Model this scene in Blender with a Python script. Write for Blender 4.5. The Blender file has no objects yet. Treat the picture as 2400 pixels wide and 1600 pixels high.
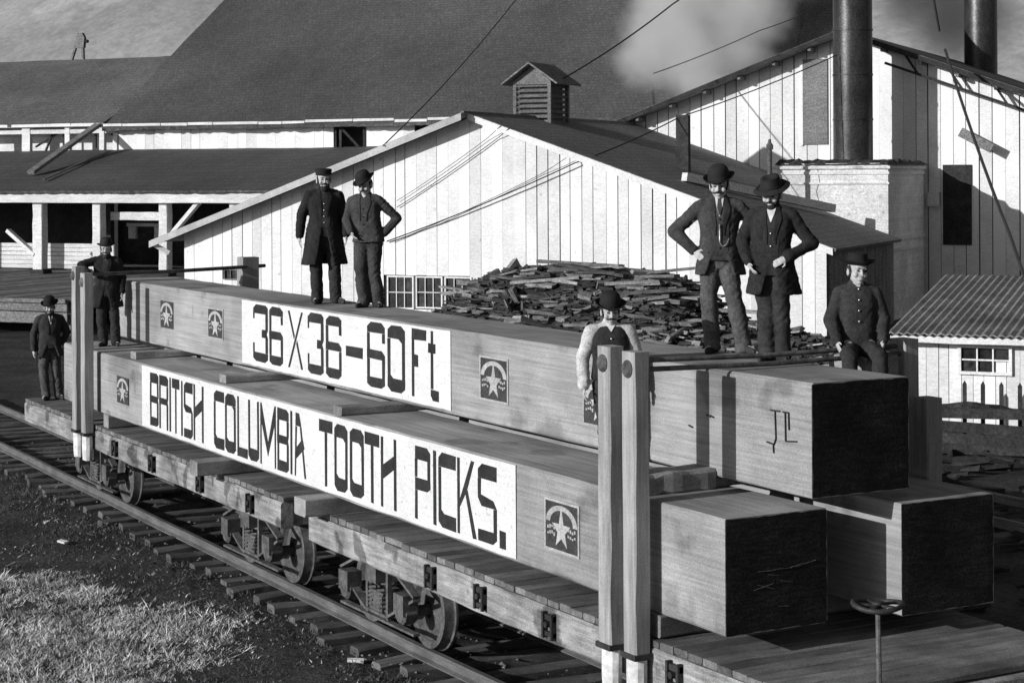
import bpy, bmesh, math, random
from mathutils import Vector, Matrix, noise
from mathutils.bvhtree import BVHTree
import numpy as np
random.seed(7); rng = np.random.default_rng(7)
sc = bpy.context.scene
COL = sc.collection
R = math.radians

# ------------------------------------------------------------------ camera
cam_d = bpy.data.cameras.new('camera'); cam = bpy.data.objects.new('camera', cam_d); COL.objects.link(cam)
sc.camera = cam
yaw, roll = .5081, -.0049
dv = Vector((-math.cos(yaw), math.sin(yaw), 0)); rv = dv.cross(Vector((0, 0, 1))); uvx = Vector((0, 0, 1))
r2 = rv * math.cos(roll) + uvx * math.sin(roll); u2 = uvx * math.cos(roll) - rv * math.sin(roll)
mw = Matrix((r2, u2, -dv)).transposed().to_4x4(); mw.translation = Vector((12.053, -8.586, 3.592))
cam.matrix_world = mw
cam_d.sensor_width = 36; cam_d.lens = 4445 / 2400 * 36; cam_d.shift_y = -390 / 2400
cam_d.clip_start = .1; cam_d.clip_end = 5000

# ------------------------------------------------------------------ light
SUN_EL = R(16.5); hd = Vector((-.06, 1, 0)).normalized()
ldir = hd * math.cos(SUN_EL) + Vector((0, 0, -math.sin(SUN_EL)))
sun_d = bpy.data.lights.new('sun', 'SUN'); sun_d.energy = 4.0; sun_d.angle = R(.5); sun_d.color = (1, 1, 1)
sun = bpy.data.objects.new('sun', sun_d); COL.objects.link(sun)
sun.rotation_euler = ldir.to_track_quat('-Z', 'Y').to_euler(); sun.location = (0, -20, 30)
w = bpy.data.worlds.new('World'); sc.world = w; w.use_nodes = True
nt = w.node_tree; nt.nodes.clear()
sky = nt.nodes.new('ShaderNodeTexSky'); sky.sky_type = 'NISHITA'; sky.sun_disc = False
sky.sun_elevation = SUN_EL; sky.sun_rotation = math.atan2(-hd.x, -hd.y)
bw = nt.nodes.new('ShaderNodeRGBToBW'); bg = nt.nodes.new('ShaderNodeBackground'); bg.inputs[1].default_value = .07
ow = nt.nodes.new('ShaderNodeOutputWorld')
nt.links.new(sky.outputs[0], bw.inputs[0]); nt.links.new(bw.outputs[0], bg.inputs[0]); nt.links.new(bg.outputs[0], ow.inputs[0])
sc.view_settings.view_transform = 'Standard'; sc.view_settings.look = 'None'
sc.view_settings.exposure = 0; sc.view_settings.gamma = 1
sc.cycles.volume_step_rate = 2.0; sc.cycles.volume_max_steps = 64; sc.cycles.volume_bounces = 2

# ------------------------------------------------------------------ materials
def mat(name, base, var=.25, scale=(6, 6, 6), blot=.15, bscale=.8, objvar=0., bump=.15, bdist=.01, rough=.85,
        metal=0., course=None, spots=None, detail=8, grain=(60, .26)):
    m = bpy.data.materials.new(name); m.use_nodes = True
    n = m.node_tree; n.nodes.clear(); L = n.links.new
    def N(t): return n.nodes.new(t)
    out = N('ShaderNodeOutputMaterial'); b = N('ShaderNodeBsdfPrincipled'); L(b.outputs[0], out.inputs[0])
    b.inputs['Roughness'].default_value = rough; b.inputs['Metallic'].default_value = metal
    b.inputs['Specular IOR Level'].default_value = .25
    tc = N('ShaderNodeTexCoord'); mp = N('ShaderNodeMapping'); mp.inputs['Scale'].default_value = scale
    oi = N('ShaderNodeObjectInfo'); sh = N('ShaderNodeVectorMath'); sh.operation = 'SCALE'
    cv = N('ShaderNodeCombineXYZ'); cv.inputs[0].default_value = 31; cv.inputs[1].default_value = 17; cv.inputs[2].default_value = 23
    L(cv.outputs[0], sh.inputs[0]); L(oi.outputs['Random'], sh.inputs['Scale'])
    ad = N('ShaderNodeVectorMath'); ad.operation = 'ADD'; L(tc.outputs['Object'], ad.inputs[0]); L(sh.outputs[0], ad.inputs[1])
    L(ad.outputs[0], mp.inputs[0])
    n1 = N('ShaderNodeTexNoise'); n1.inputs['Scale'].default_value = 1; n1.inputs['Detail'].default_value = detail; n1.inputs['Roughness'].default_value = .68
    L(mp.outputs[0], n1.inputs['Vector'])
    n2 = N('ShaderNodeTexNoise'); n2.inputs['Scale'].default_value = bscale; n2.inputs['Detail'].default_value = 4; n2.inputs['Roughness'].default_value = .6
    L(ad.outputs[0], n2.inputs['Vector'])
    def mr(src, lo, hi, a=.3, c=.7):
        k = N('ShaderNodeMapRange'); k.inputs[1].default_value = a; k.inputs[2].default_value = c
        k.inputs[3].default_value = lo; k.inputs[4].default_value = hi; L(src, k.inputs[0]); return k.outputs[0]
    def mul(a, c):
        k = N('ShaderNodeMath'); k.operation = 'MULTIPLY'; L(a, k.inputs[0])
        if isinstance(c, float): k.inputs[1].default_value = c
        else: L(c, k.inputs[1])
        return k.outputs[0]
    v = mul(mr(n1.outputs['Fac'], 1 - var, 1 + var), mr(n2.outputs['Fac'], 1 - blot, 1 + blot))
    if grain:
        n4 = N('ShaderNodeTexNoise'); n4.inputs['Scale'].default_value = grain[0]; n4.inputs['Detail'].default_value = 2; n4.inputs['Roughness'].default_value = .7
        L(ad.outputs[0], n4.inputs['Vector']); v = mul(v, mr(n4.outputs['Fac'], 1 - grain[1], 1 + grain[1], .34, .66))
    if objvar: v = mul(v, mr(oi.outputs['Random'], 1 - objvar, 1 + objvar, 0, 1))
    if spots:                                   # (scale, threshold, factor): knots, stains, lichen with a shape of their own
        n3 = N('ShaderNodeTexNoise'); n3.inputs['Scale'].default_value = spots[0]; n3.inputs['Detail'].default_value = 5
        L(ad.outputs[0], n3.inputs['Vector']); v = mul(v, mr(n3.outputs['Fac'], 1., spots[2], spots[1], spots[1] + .06))
    hsrc = n1.outputs['Fac']
    if course:                                  # (row height, width, contrast) shingle courses on a slope, object coords
        sx = N('ShaderNodeSeparateXYZ'); L(ad.outputs[0], sx.inputs[0]); cx = N('ShaderNodeCombineXYZ')
        L(sx.outputs[course[3]], cx.inputs[0]); L(sx.outputs[2], cx.inputs[1])
        br = N('ShaderNodeTexBrick'); br.inputs['Scale'].default_value = 1; br.inputs['Brick Width'].default_value = course[1]
        br.inputs['Row Height'].default_value = course[0]; br.inputs['Mortar Size'].default_value = course[0] * .09
        br.inputs['Color1'].default_value = (1, 1, 1, 1); br.inputs['Color2'].default_value = (1 - course[2],) * 3 + (1,)
        br.inputs['Mortar'].default_value = (1 - 1.6 * course[2],) * 3 + (1,)
        L(cx.outputs[0], br.inputs['Vector']); v = mul(v, br.outputs['Color'])
    v = mul(v, float(base))
    cl = N('ShaderNodeClamp'); L(v, cl.inputs[0]); cl.inputs[2].default_value = .85
    L(cl.outputs[0], b.inputs['Base Color'])
    if bump:
        bp = N('ShaderNodeBump'); bp.inputs['Strength'].default_value = bump; bp.inputs['Distance'].default_value = bdist
        L(hsrc, bp.inputs['Height']); L(bp.outputs[0], b.inputs['Normal'])
    return m

MT = {}
MT['timber'] = mat('sawn_timber', .29, .30, (.9, 16, 30), .34, .7, .05, .3, .006, spots=(1.3, .58, .66), grain=(90, .2))
MT['timber_end'] = mat('dark_end_grain', .015, .7, (9, 5, 40), .6, 2.2, .1, .08, .002, grain=(60, .7))
MT['white_paint'] = mat('white_painted_panel', .66, .10, (5, 5, 26), .08, 1.5, 0, .15, .004, spots=(14, .66, .7), grain=(60, .14))
MT['black_paint'] = mat('black_lettering_paint', .028, .35, (20, 20, 40), .3, 5, .1, .1, .003)
MT['stake'] = mat('hewn_stake', .30, .34, (24, 24, 1.4), .2, 1.2, .08, .35, .005, grain=(70, .14))
MT['old_wood'] = mat('weathered_car_wood', .27, .5, (1.6, 14, 22), .40, 1.8, .15, .6, .012, spots=(2.6, .57, .42))
MT['deck'] = mat('worn_deck_plank', .15, .4, (9, 2.2, 9), .35, 1.4, .3, .5, .012)
MT['tie'] = mat('old_tie_wood', .10, .45, (12, 2.5, 12), .35, 2, .3, .6, .015)
MT['dunnage'] = mat('dunnage_wood', .22, .35, (8, 2, 8), .25, 2, .25, .4, .01)
MT['iron'] = mat('dark_iron', .045, .45, (14, 14, 14), .3, 4, .1, .3, .004, rough=.62, metal=.3)
MT['rust'] = mat('rusty_iron', .10, .5, (12, 12, 12), .35, 5, .1, .4, .006, rough=.8)
MT['rail'] = mat('rail_steel', .15, .3, (3, 25, 25), .25, 2, .05, .2, .003, rough=.55, metal=.2)
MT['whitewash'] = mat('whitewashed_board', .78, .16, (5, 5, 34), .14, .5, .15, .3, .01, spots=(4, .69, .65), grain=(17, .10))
MT['whitetrim'] = mat('white_trim', .74, .10, (3, 3, 3), .1, .8, .05, .1, .005, grain=(17, .16))
MT['grey_trim'] = mat('faded_trim', .46, .16, (3, 3, 3), .15, .8, .05, .1, .005, grain=(17, .15))
MT['white_beam'] = mat('white_beam', .66, .18, (2, 6, 12), .15, .8, .08, .2, .006, grain=(17, .16))
MT['shingle'] = mat('weathered_shingles', .095, .62, (13, 20, 20), .30, .14, 0, .6, .03, course=(.14, .22, .22, 0), spots=(9, .70, 2.2), grain=(18, .42))
MT['shingle_side'] = mat('weathered_shingles_side', .21, .6, (16, 13, 16), .16, .2, 0, .6, .03, course=(.12, .22, .22, 1), spots=(9, .72, 2.0), grain=(18, .42))  # base lightened to make up for weak light on these slopes
MT['old_roof'] = mat('pale_old_shingles', .13, .55, (12, 18, 18), .28, .25, 0, .5, .03, course=(.14, .25, .2, 0), spots=(6, .68, 1.7), grain=(18, .42))
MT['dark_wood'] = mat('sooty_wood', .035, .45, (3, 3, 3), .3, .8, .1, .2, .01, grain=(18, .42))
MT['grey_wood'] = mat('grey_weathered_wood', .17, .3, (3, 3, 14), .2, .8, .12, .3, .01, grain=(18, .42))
MT['soot_brick'] = mat('whitewashed_brick', .68, .2, (5, 5, 9), .2, .9, 0, .6, .04, course=(.11, .3, .10, 0), spots=(1.8, .64, .6), grain=(17, .2))
MT['soot'] = mat('soot_and_rubble', .04, .6, (6, 6, 6), .4, 2, 0, .8, .05, grain=(18, .42))
MT['stack'] = mat('riveted_stack_iron', .06, .3, (5, 5, 2), .3, .8, 0, .2, .01, rough=.38, metal=.55, grain=(18, .42))
MT['ground'] = mat('shadow_toned_ground', .040, .6, (9, 9, 9), .6, .7, 0, 1., .06, spots=(26, .64, 3.2), grain=(45, .6))  # dark tone stands in for the cast shadow across the foreground
MT['ballast'] = mat('shadow_toned_ballast', .042, .6, (16, 16, 16), .5, 1.2, 0, 1., .06, spots=(40, .65, 2.8), grain=(50, .6))  # cinders kept dark enough to carry the shadow over the track
MT['hill'] = mat('far_hillside', .30, .12, (.10, .10, .05), .30, .010, 0, .25, 2, spots=(.018, .56, 1.35), grain=(.4, .12))  # pale, low-contrast grey puts the distance haze into the colour
MT['slab'] = mat('split_slab_wood', .17, .5, (3, 14, 14), .3, 3, .85, .4, .01, grain=(25, .3))
MT['heap'] = mat('bark_and_dust_heap', .03, .5, (5, 5, 5), .3, 1, 0, .8, .05)
MT['wire'] = mat('iron_wire', .035, .2, (4, 4, 4), .1, 1, 0, 0, grain=None)
MT['pane'] = mat('dirty_pane', .03, .6, (9, 9, 9), .6, 5, .5, .1, .004, rough=.25)
MT['tin'] = mat('corrugated_tin', .20, .35, (6, 6, 6), .4, 1.1, .1, .2, .01, rough=.6, grain=(18, .42))
MT['poster'] = mat('printed_black_label', .05, .4, (30, 30, 30), .3, 9, .1, 0)
MT['poster_w'] = mat('printed_white_label', .38, .22, (40, 40, 40), .2, 12, .1, 0)
MT['dry_grass'] = mat('dry_grass', .52, .5, (14, 14, 14), .55, 1.9, 0, 0, rough=.9)
MT['weed'] = mat('shadow_toned_weed', .075, .5, (9, 9, 9), .5, 2, 0, 0, rough=.9)  # darkened along with the ground to carry the cast shadow
MT['stone'] = mat('ballast_stone', .16, .3, (9, 9, 9), .5, 3, 0, .3, .01)
MT['skin'] = mat('skin', .46, .10, (30, 30, 30), .1, 8, .06, .1, .002, rough=.6, grain=None)
for k, v in (('suit_black', .022), ('suit_dark', .035), ('suit_mid', .055), ('suit_grey', .078), ('vest_dark', .03)):
    MT[k] = mat(k, v, .4, (40, 40, 40), .35, 5, .1, .4, .006, rough=.95, grain=(110, .2))
MT['felt'] = mat('felt_hat', .018, .3, (30, 30, 30), .2, 6, .2, .15, .003, rough=.85, grain=None)
MT['linen'] = mat('white_linen', .66, .10, (20, 20, 20), .15, 8, 0, .2, .003, grain=None)
MT['shirt'] = mat('worn_linen_shirt', .50, .2, (14, 14, 14), .25, 6, 0, .4, .005)
MT['hair'] = mat('dark_hair', .03, .4, (50, 50, 50), .2, 5, .2, .3, .003)
MT['leather'] = mat('boot_leather', .035, .4, (20, 20, 20), .3, 8, .2, .2, .003, rough=.6)
MT['silver'] = mat('silver_chain', .6, .1, (20, 20, 20), .1, 5, 0, 0, rough=.35, metal=.8, grain=None)

# ------------------------------------------------------------------ helpers
ER = Vector((.8, .6, 0)); ED = Vector((-.6, .8, 0)); MILL_RZ = math.atan2(.6, .8)
G = -1.75                                     # ground level

class Thing:
    def __init__(s, name, label, cat, org, mill=False, rz=0., group=None):
        o = bpy.data.objects.new(name, None); COL.objects.link(o); s.o = o; s.org = Vector(org); o.empty_display_size = .3
        if mill:
            o.location = ER * org[0] + ED * org[1] + Vector((0, 0, org[2])); o.rotation_euler = (0, 0, MILL_RZ)
        else: o.location = org; o.rotation_euler = (0, 0, rz)
        o['label'] = label; o['category'] = cat
        if group: o['group'] = group

def tag(o, label, cat, group=None, kind=None):
    if kind: o['kind'] = kind
    if label: o['label'] = label
    if cat: o['category'] = cat
    if group: o['group'] = group
    return o

class MB:
    def __init__(s): s.v = []; s.f = []; s.sm = False
    def add(s, vs, fs):
        b = len(s.v); s.v += [tuple(x) for x in vs]; s.f += [tuple(b + i for i in f) for f in fs]; return s
    def box(s, x0, y0, z0, x1, y1, z1):
        return s.add([(x0, y0, z0), (x1, y0, z0), (x1, y1, z0), (x0, y1, z0), (x0, y0, z1), (x1, y0, z1), (x1, y1, z1), (x0, y1, z1)],
                     [(0, 3, 2, 1), (4, 5, 6, 7), (0, 1, 5, 4), (1, 2, 6, 5), (2, 3, 7, 6), (3, 0, 4, 7)])
    def obox(s, c, half, m):
        vs = [Vector(c) + m @ Vector((sx * half[0], sy * half[1], sz * half[2])) for sz in (-1, 1) for sx, sy in ((-1, -1), (1, -1), (1, 1), (-1, 1))]
        return s.add(vs, [(0, 3, 2, 1), (4, 5, 6, 7), (0, 1, 5, 4), (1, 2, 6, 5), (2, 3, 7, 6), (3, 0, 4, 7)])
    def bar(s, p, q, wx, wz, up=(0, 0, 1)):
        p = Vector(p); q = Vector(q); d = (q - p).normalized(); x = d.cross(Vector(up))
        if x.length < 1e-4: x = Vector((1, 0, 0))
        x.normalize(); z = x.cross(d)
        return s.obox((p + q) / 2, ((q - p).length / 2, wx / 2, wz / 2), Matrix((d, x, z)).transposed())
    def prism(s, poly, y0, y1):                # polygon in (x,z), extruded along y
        n = len(poly); vs = [(a, y0, c) for a, c in poly] + [(a, y1, c) for a, c in poly]
        return s.add(vs, [tuple(range(n)), tuple(range(2 * n - 1, n - 1, -1))] + [(i, i + n, (i + 1) % n + n, (i + 1) % n) for i in range(n)])
    def slab(s, pts, th):
        pts = [Vector(p) for p in pts]; nrm = (pts[1] - pts[0]).cross(pts[2] - pts[0]).normalized()
        if nrm.z < 0: nrm = -nrm
        lo = [p - nrm * th for p in pts]; n = len(pts)
        return s.add(pts + lo, [tuple(range(n)), tuple(range(2 * n - 1, n - 1, -1))] + [(i, i + n, (i + 1) % n + n, (i + 1) % n) for i in range(n)])
    def tube(s, pts, r, seg=8, cap=True):
        pts = [Vector(p) for p in pts]; rs = r if isinstance(r, (list, tuple)) else [r] * len(pts); b = len(s.v)
        for i, p in enumerate(pts):
            d = (pts[min(i + 1, len(pts) - 1)] - pts[max(i - 1, 0)]).normalized()
            a = d.orthogonal().normalized() if abs(d.z) > .95 else d.cross(Vector((0, 0, 1))).normalized(); c = d.cross(a)
            for k in range(seg):
                t = 2 * math.pi * k / seg; s.v.append(tuple(p + a * (rs[i] * math.cos(t)) + c * (rs[i] * math.sin(t))))
        for i in range(len(pts) - 1):
            for k in range(seg):
                k2 = (k + 1) % seg; s.f.append((b + i * seg + k, b + i * seg + k2, b + (i + 1) * seg + k2, b + (i + 1) * seg + k))
        if cap:
            s.f.append(tuple(b + k for k in range(seg))[::-1]); e = b + (len(pts) - 1) * seg; s.f.append(tuple(e + k for k in range(seg)))
        return s
    def lathe(s, prof, seg=24, axis='z', c=(0, 0, 0)):   # prof: (radius, height)
        b = len(s.v); c = Vector(c)
        for r, h in prof:
            for k in range(seg):
                t = 2 * math.pi * k / seg; x, y = r * math.cos(t), r * math.sin(t)
                s.v.append(tuple(c + (Vector((x, y, h)) if axis == 'z' else Vector((x, h, y)) if axis == 'y' else Vector((h, x, y)))))
        for i in range(len(prof) - 1):
            for k in range(seg):
                k2 = (k + 1) % seg; s.f.append((b + i * seg + k, b + i * seg + k2, b + (i + 1) * seg + k2, b + (i + 1) * seg + k))
        s.f.append(tuple(b + k for k in range(seg))[::-1]); e = b + (len(prof) - 1) * seg; s.f.append(tuple(e + k for k in range(seg)))
        return s
    def beam(s, lo, hi, ax, seg=8, ch=.012, jit=.006):   # hewn beam: chamfered section, uneven along its length
        lo = list(lo); hi = list(hi); a, b_ = [i for i in range(3) if i != ax]; b0 = len(s.v)
        la, lb = lo[a], lo[b_]; ha, hb = hi[a], hi[b_]
        for i in range(seg + 1):
            t = lo[ax] + (hi[ax] - lo[ax]) * i / seg; j = lambda: random.uniform(-jit, jit)
            ja0, ja1, jb0, jb1 = j(), j(), j(), j(); c = [max(.002, ch + random.uniform(-.6, .9) * ch) for _ in range(4)]
            A0, A1, B0, B1 = la + ja0, ha + ja1, lb + jb0, hb + jb1
            ring = [(A0 + c[0], B0), (A1 - c[1], B0), (A1, B0 + c[1]), (A1, B1 - c[2]), (A1 - c[2], B1), (A0 + c[3], B1), (A0, B1 - c[3]), (A0, B0 + c[0])]
            for x, y in ring:
                p = [0, 0, 0]; p[ax] = t; p[a] = x; p[b_] = y; s.v.append(tuple(p))
        for i in range(seg):
            for k in range(8): s.f.append((b0 + i * 8 + k, b0 + i * 8 + (k + 1) % 8, b0 + (i + 1) * 8 + (k + 1) % 8, b0 + (i + 1) * 8 + k))
        s.f.append(tuple(b0 + k for k in range(8))[::-1]); e = b0 + seg * 8; s.f.append(tuple(e + k for k in range(8)))
        return s
    def mesh(s, name, m, org=(0, 0, 0), smooth=False):
        me = bpy.data.meshes.new(name); o = Vector(org)
        me.from_pydata([Vector(v) - o for v in s.v], [], s.f); me.validate()
        bm = bmesh.new(); bm.from_mesh(me); bmesh.ops.recalc_face_normals(bm, faces=bm.faces); bm.to_mesh(me); bm.free()
        me.materials.append(MT[m] if isinstance(m, str) else m)
        if smooth:
            me.polygons.foreach_set('use_smooth', [True] * len(me.polygons))
            try: me.set_sharp_from_angle(angle=R(40))
            except Exception: pass
        return me
    def part(s, name, m, T, parent=None, smooth=False, label=None):
        o = bpy.data.objects.new(name, s.mesh(name, m, T.org, smooth)); COL.objects.link(o); o.parent = parent or T.o
        if label: o['label'] = label
        return o
    def top(s, name, m, label=None, cat=None, org=None, group=None, kind=None, smooth=False):
        if org is None: org = (sum(v[0] for v in s.v) / len(s.v), sum(v[1] for v in s.v) / len(s.v), min(v[2] for v in s.v))
        o = bpy.data.objects.new(name, s.mesh(name, m, org, smooth)); COL.objects.link(o); o.location = org
        return tag(o, label, cat, group, kind)
    def topmill(s, name, m, label=None, cat=None, group=None, kind=None, smooth=False):
        org = (sum(v[0] for v in s.v) / len(s.v), sum(v[1] for v in s.v) / len(s.v), min(v[2] for v in s.v))
        o = bpy.data.objects.new(name, s.mesh(name, m, org, smooth)); COL.objects.link(o)
        o.location = ER * org[0] + ED * org[1] + Vector((0, 0, org[2])); o.rotation_euler = (0, 0, MILL_RZ)
        return tag(o, label, cat, group, kind)

def copy_piece(me, name, T, loc, rot=(0, 0, 0), parent=None, scale=None):
    o = bpy.data.objects.new(name, me); COL.objects.link(o); o.parent = parent or T.o
    o.location = Vector(loc) - T.org; o.rotation_euler = rot
    if scale: o.scale = scale
    return o

# ------------------------------------------------------------------ ground, hill
def ground():
    n = 70; mb = MB()
    xs = np.concatenate([[-1500, -400, -120, -60], np.linspace(-36, 16, 90), [40, 120, 500]])
    ys = np.concatenate([[-400, -100, -30], np.linspace(-14, 10, 56), np.linspace(12, 60, 14), [120, 400, 1800]])
    for y in ys:
        for x in xs:
            z = G
            if -36 <= x <= 16 and -14 <= y <= 10:
                z += .05 * noise.noise((x * .6, y * .6, 0)) + .03 * noise.noise((x * 2.3, y * 2.3, 4))
                z -= .10 * max(0, min(1, (-y - .3) / 1.0))
            mb.v.append((x, y, z))
    W = len(xs)
    for j in range(len(ys) - 1):
        for i in range(W - 1): mb.f.append((j * W + i, j * W + i + 1, (j + 1) * W + i + 1, (j + 1) * W + i))
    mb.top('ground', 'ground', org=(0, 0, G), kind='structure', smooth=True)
ground()
def hill():
    mb = MB(); nx, ny = 90, 24
    for j in range(ny):
        for i in range(nx):
            u = -900 + 1800 * i / (nx - 1); v = 420 + 700 * j / (ny - 1); t = j / (ny - 1)
            h = 190 * math.sin(min(1, t * 1.3) * math.pi / 2) ** 1.1 * (1 + .3 * noise.noise((u * .004, 3, 1))) + 22 * noise.noise((u * .02, v * .02, 2)) * t
            p = ER * u + ED * v; mb.v.append((p.x, p.y, G - 1 + h))
    for j in range(ny - 1):
        for i in range(nx - 1): mb.f.append((j * nx + i, j * nx + i + 1, (j + 1) * nx + i + 1, (j + 1) * nx + i))
    mb.top('hill', 'hill', kind='structure', smooth=True)
hill()

# ------------------------------------------------------------------ railway tracks
def rail_prof():
    return [(-.065, 0), (.065, 0), (.065, .012), (.012, .03), (.012, .09), (.034, .1), (.034, .135), (-.034, .135), (-.034, .1), (-.012, .09), (-.012, .03), (-.065, .012)]
def track(label, yc, x0, x1, spacing):
    T = Thing('railway_track', label, 'railway track', ((x0 + x1) / 2, yc, G))
    for s in (-1, 1):
        mb = MB(); n = 40; pr = rail_prof(); k = len(pr)
        for i in range(n + 1):
            x = x0 + (x1 - x0) * i / n; dy = .012 * noise.noise((x * .4, s * 5, yc)); dz = .012 * noise.noise((x * .5, s * 3, 9 + yc))
            for a, b in pr: mb.v.append((x, yc + s * .753 + a + dy, -1.64 + b + dz))
        for i in range(n):
            for q in range(k): mb.f.append((i * k + q, i * k + (q + 1) % k, (i + 1) * k + (q + 1) % k, (i + 1) * k + q))
        mb.f.append(tuple(range(k))[::-1]); mb.f.append(tuple(n * k + q for q in range(k)))
        mb.part('rail', 'rail', T)
    ms = [MB().beam((-.11, -1.22, -.16), (.11, 1.22, 0), 1, 6, .02, .014).mesh('tie', 'tie') for _ in range(6)]
    x = x0 + .2; i = 0
    while x < x1 - .2:
        copy_piece(ms[i % 6], 'tie', T, (x, yc + random.uniform(-.12, .1), -1.642 + random.uniform(-.012, .004)), (0, 0, random.uniform(-.05, .05)))
        x += spacing * random.uniform(.85, 1.15); i += 1
    return T
track('railway track with worn ties under the two loaded flatcars', 1.317, -34, 8, .62)
track('second railway track beyond the big timbers', 12.05, -34, 6, .75)
# cinder bed of the near track, its dark tone carries the shadow over it
mb = MB(); xs = np.linspace(-34, 8, 120); ys = np.linspace(-.9, 3.6, 26)
for y in ys:
    for x in xs:
        e = min(1, (y + .9) / .9, (3.6 - y) / .9); mb.v.append((x, y, G + .055 * math.sin(e * math.pi / 2) - .045 + .045 * noise.noise((x * 3, y * 3, 0)) - .07 * (1 - e)))
W_ = len(xs)
for j in range(len(ys) - 1):
    for i in range(W_ - 1): mb.f.append((j * W_ + i, j * W_ + i + 1, (j + 1) * W_ + i + 1, (j + 1) * W_ + i))
mb.top('track_bed', 'ballast', org=(0, 0, G), kind='structure', smooth=True)

# ------------------------------------------------------------------ flatcars
DECK = -.19; YC = 1.317
def wheel_mesh():
    r = .42
    prof = [(.0, .02), (.07, .03), (.09, -.05), (.17, -.02), (.30, .005), (.335, -.055), (.40, -.065), (.412, -.06), (r, .03), (r + .006, .05), (r + .028, .06), (r + .03, .085), (r + .01, .09), (.34, .09), (.30, .05), (.09, .05), (.07, .10), (.0, .10)]
    return MB().lathe(prof, 36, 'y').mesh('wheel', 'rust', smooth=True)
WM = wheel_mesh()
def truck(T, xc):
    z = -1.08; mb = MB()
    mb.box(xc - .16, .26, z - .12, xc + .16, 2.37, z + .10)                   # spring plank and bolster
    mb.box(xc - .13, .20, z + .2, xc + .13, 2.43, z + .44)
    P = mb.part('truck', 'tie', T)
    for s in (-1, 1):
        y = YC + s * 1.02
        f = MB()                                                                # arch bars
        f.bar((xc - .95, y, z + .2), (xc - .32, y, z + .45), .09, .03); f.bar((xc - .32, y, z + .45), (xc + .32, y, z + .45), .09, .03); f.bar((xc + .32, y, z + .45), (xc + .95, y, z + .2), .09, .03)
        f.bar((xc - .95, y, z + .17), (xc - .28, y, z - .14), .09, .03); f.bar((xc - .28, y, z - .14), (xc + .28, y, z - .14), .09, .03); f.bar((xc + .28, y, z - .14), (xc + .95, y, z + .17), .09, .03)
        f.bar((xc - .95, y, z - .2), (xc + .95, y, z - .2), .08, .025)
        for q in (-.26, .26): f.bar((xc + q, y, z - .18), (xc + q, y, z + .5), .05, .05, (1, 0, 0))
        f.part('arch_bar_frame', 'rust', T, P)
        sp = MB()
        for q in (-.11, .11):
            pts = [(xc + q + .06 * math.cos(t * 1.3), y + .06 * math.sin(t * 1.3), z - .1 + .27 * t / 28) for t in range(29)]
            sp.tube(pts, .016, 5)
        sp.part('spring', 'rust', T, P)
        for q in (-.72, .72):
            j = MB().lathe([(.0, -.1), (.1, -.1), (.13, -.07), (.13, .06), (.09, .1), (0, .1)], 10, 'y', (xc + q, y, z))
            j.box(xc + q - .12, y - .11, z - .02, xc + q + .12, y + .07, z + .2)
            j.part('journal_box', 'rust', T, P)
            o = copy_piece(WM, 'wheel', T, (xc + q, YC + s * .72, z), (0, random.uniform(0, 3), math.pi if s > 0 else 0), P)
    for q in (-.72, .72): MB().tube([(xc + q, YC - 1.1, z), (xc + q, YC + 1.1, z)], .06, 10).part('axle', 'rust', T, P)
    br = MB()
    br.bar((xc - 1.2, YC - .75, z - .05), (xc - 1.2, YC + .75, z - .05), .1, .12)
    br.bar((xc - 1.25, YC - .66, z + .5), (xc - 1.18, YC - .66, z - .2), .04, .02, (1, 0, 0))
    br.bar((xc - 1.18, YC - .72, z - .12), (xc - .5, YC - .95, z - .25), .03, .03)
    br.part('brake_beam', 'rust', T, P)

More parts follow.
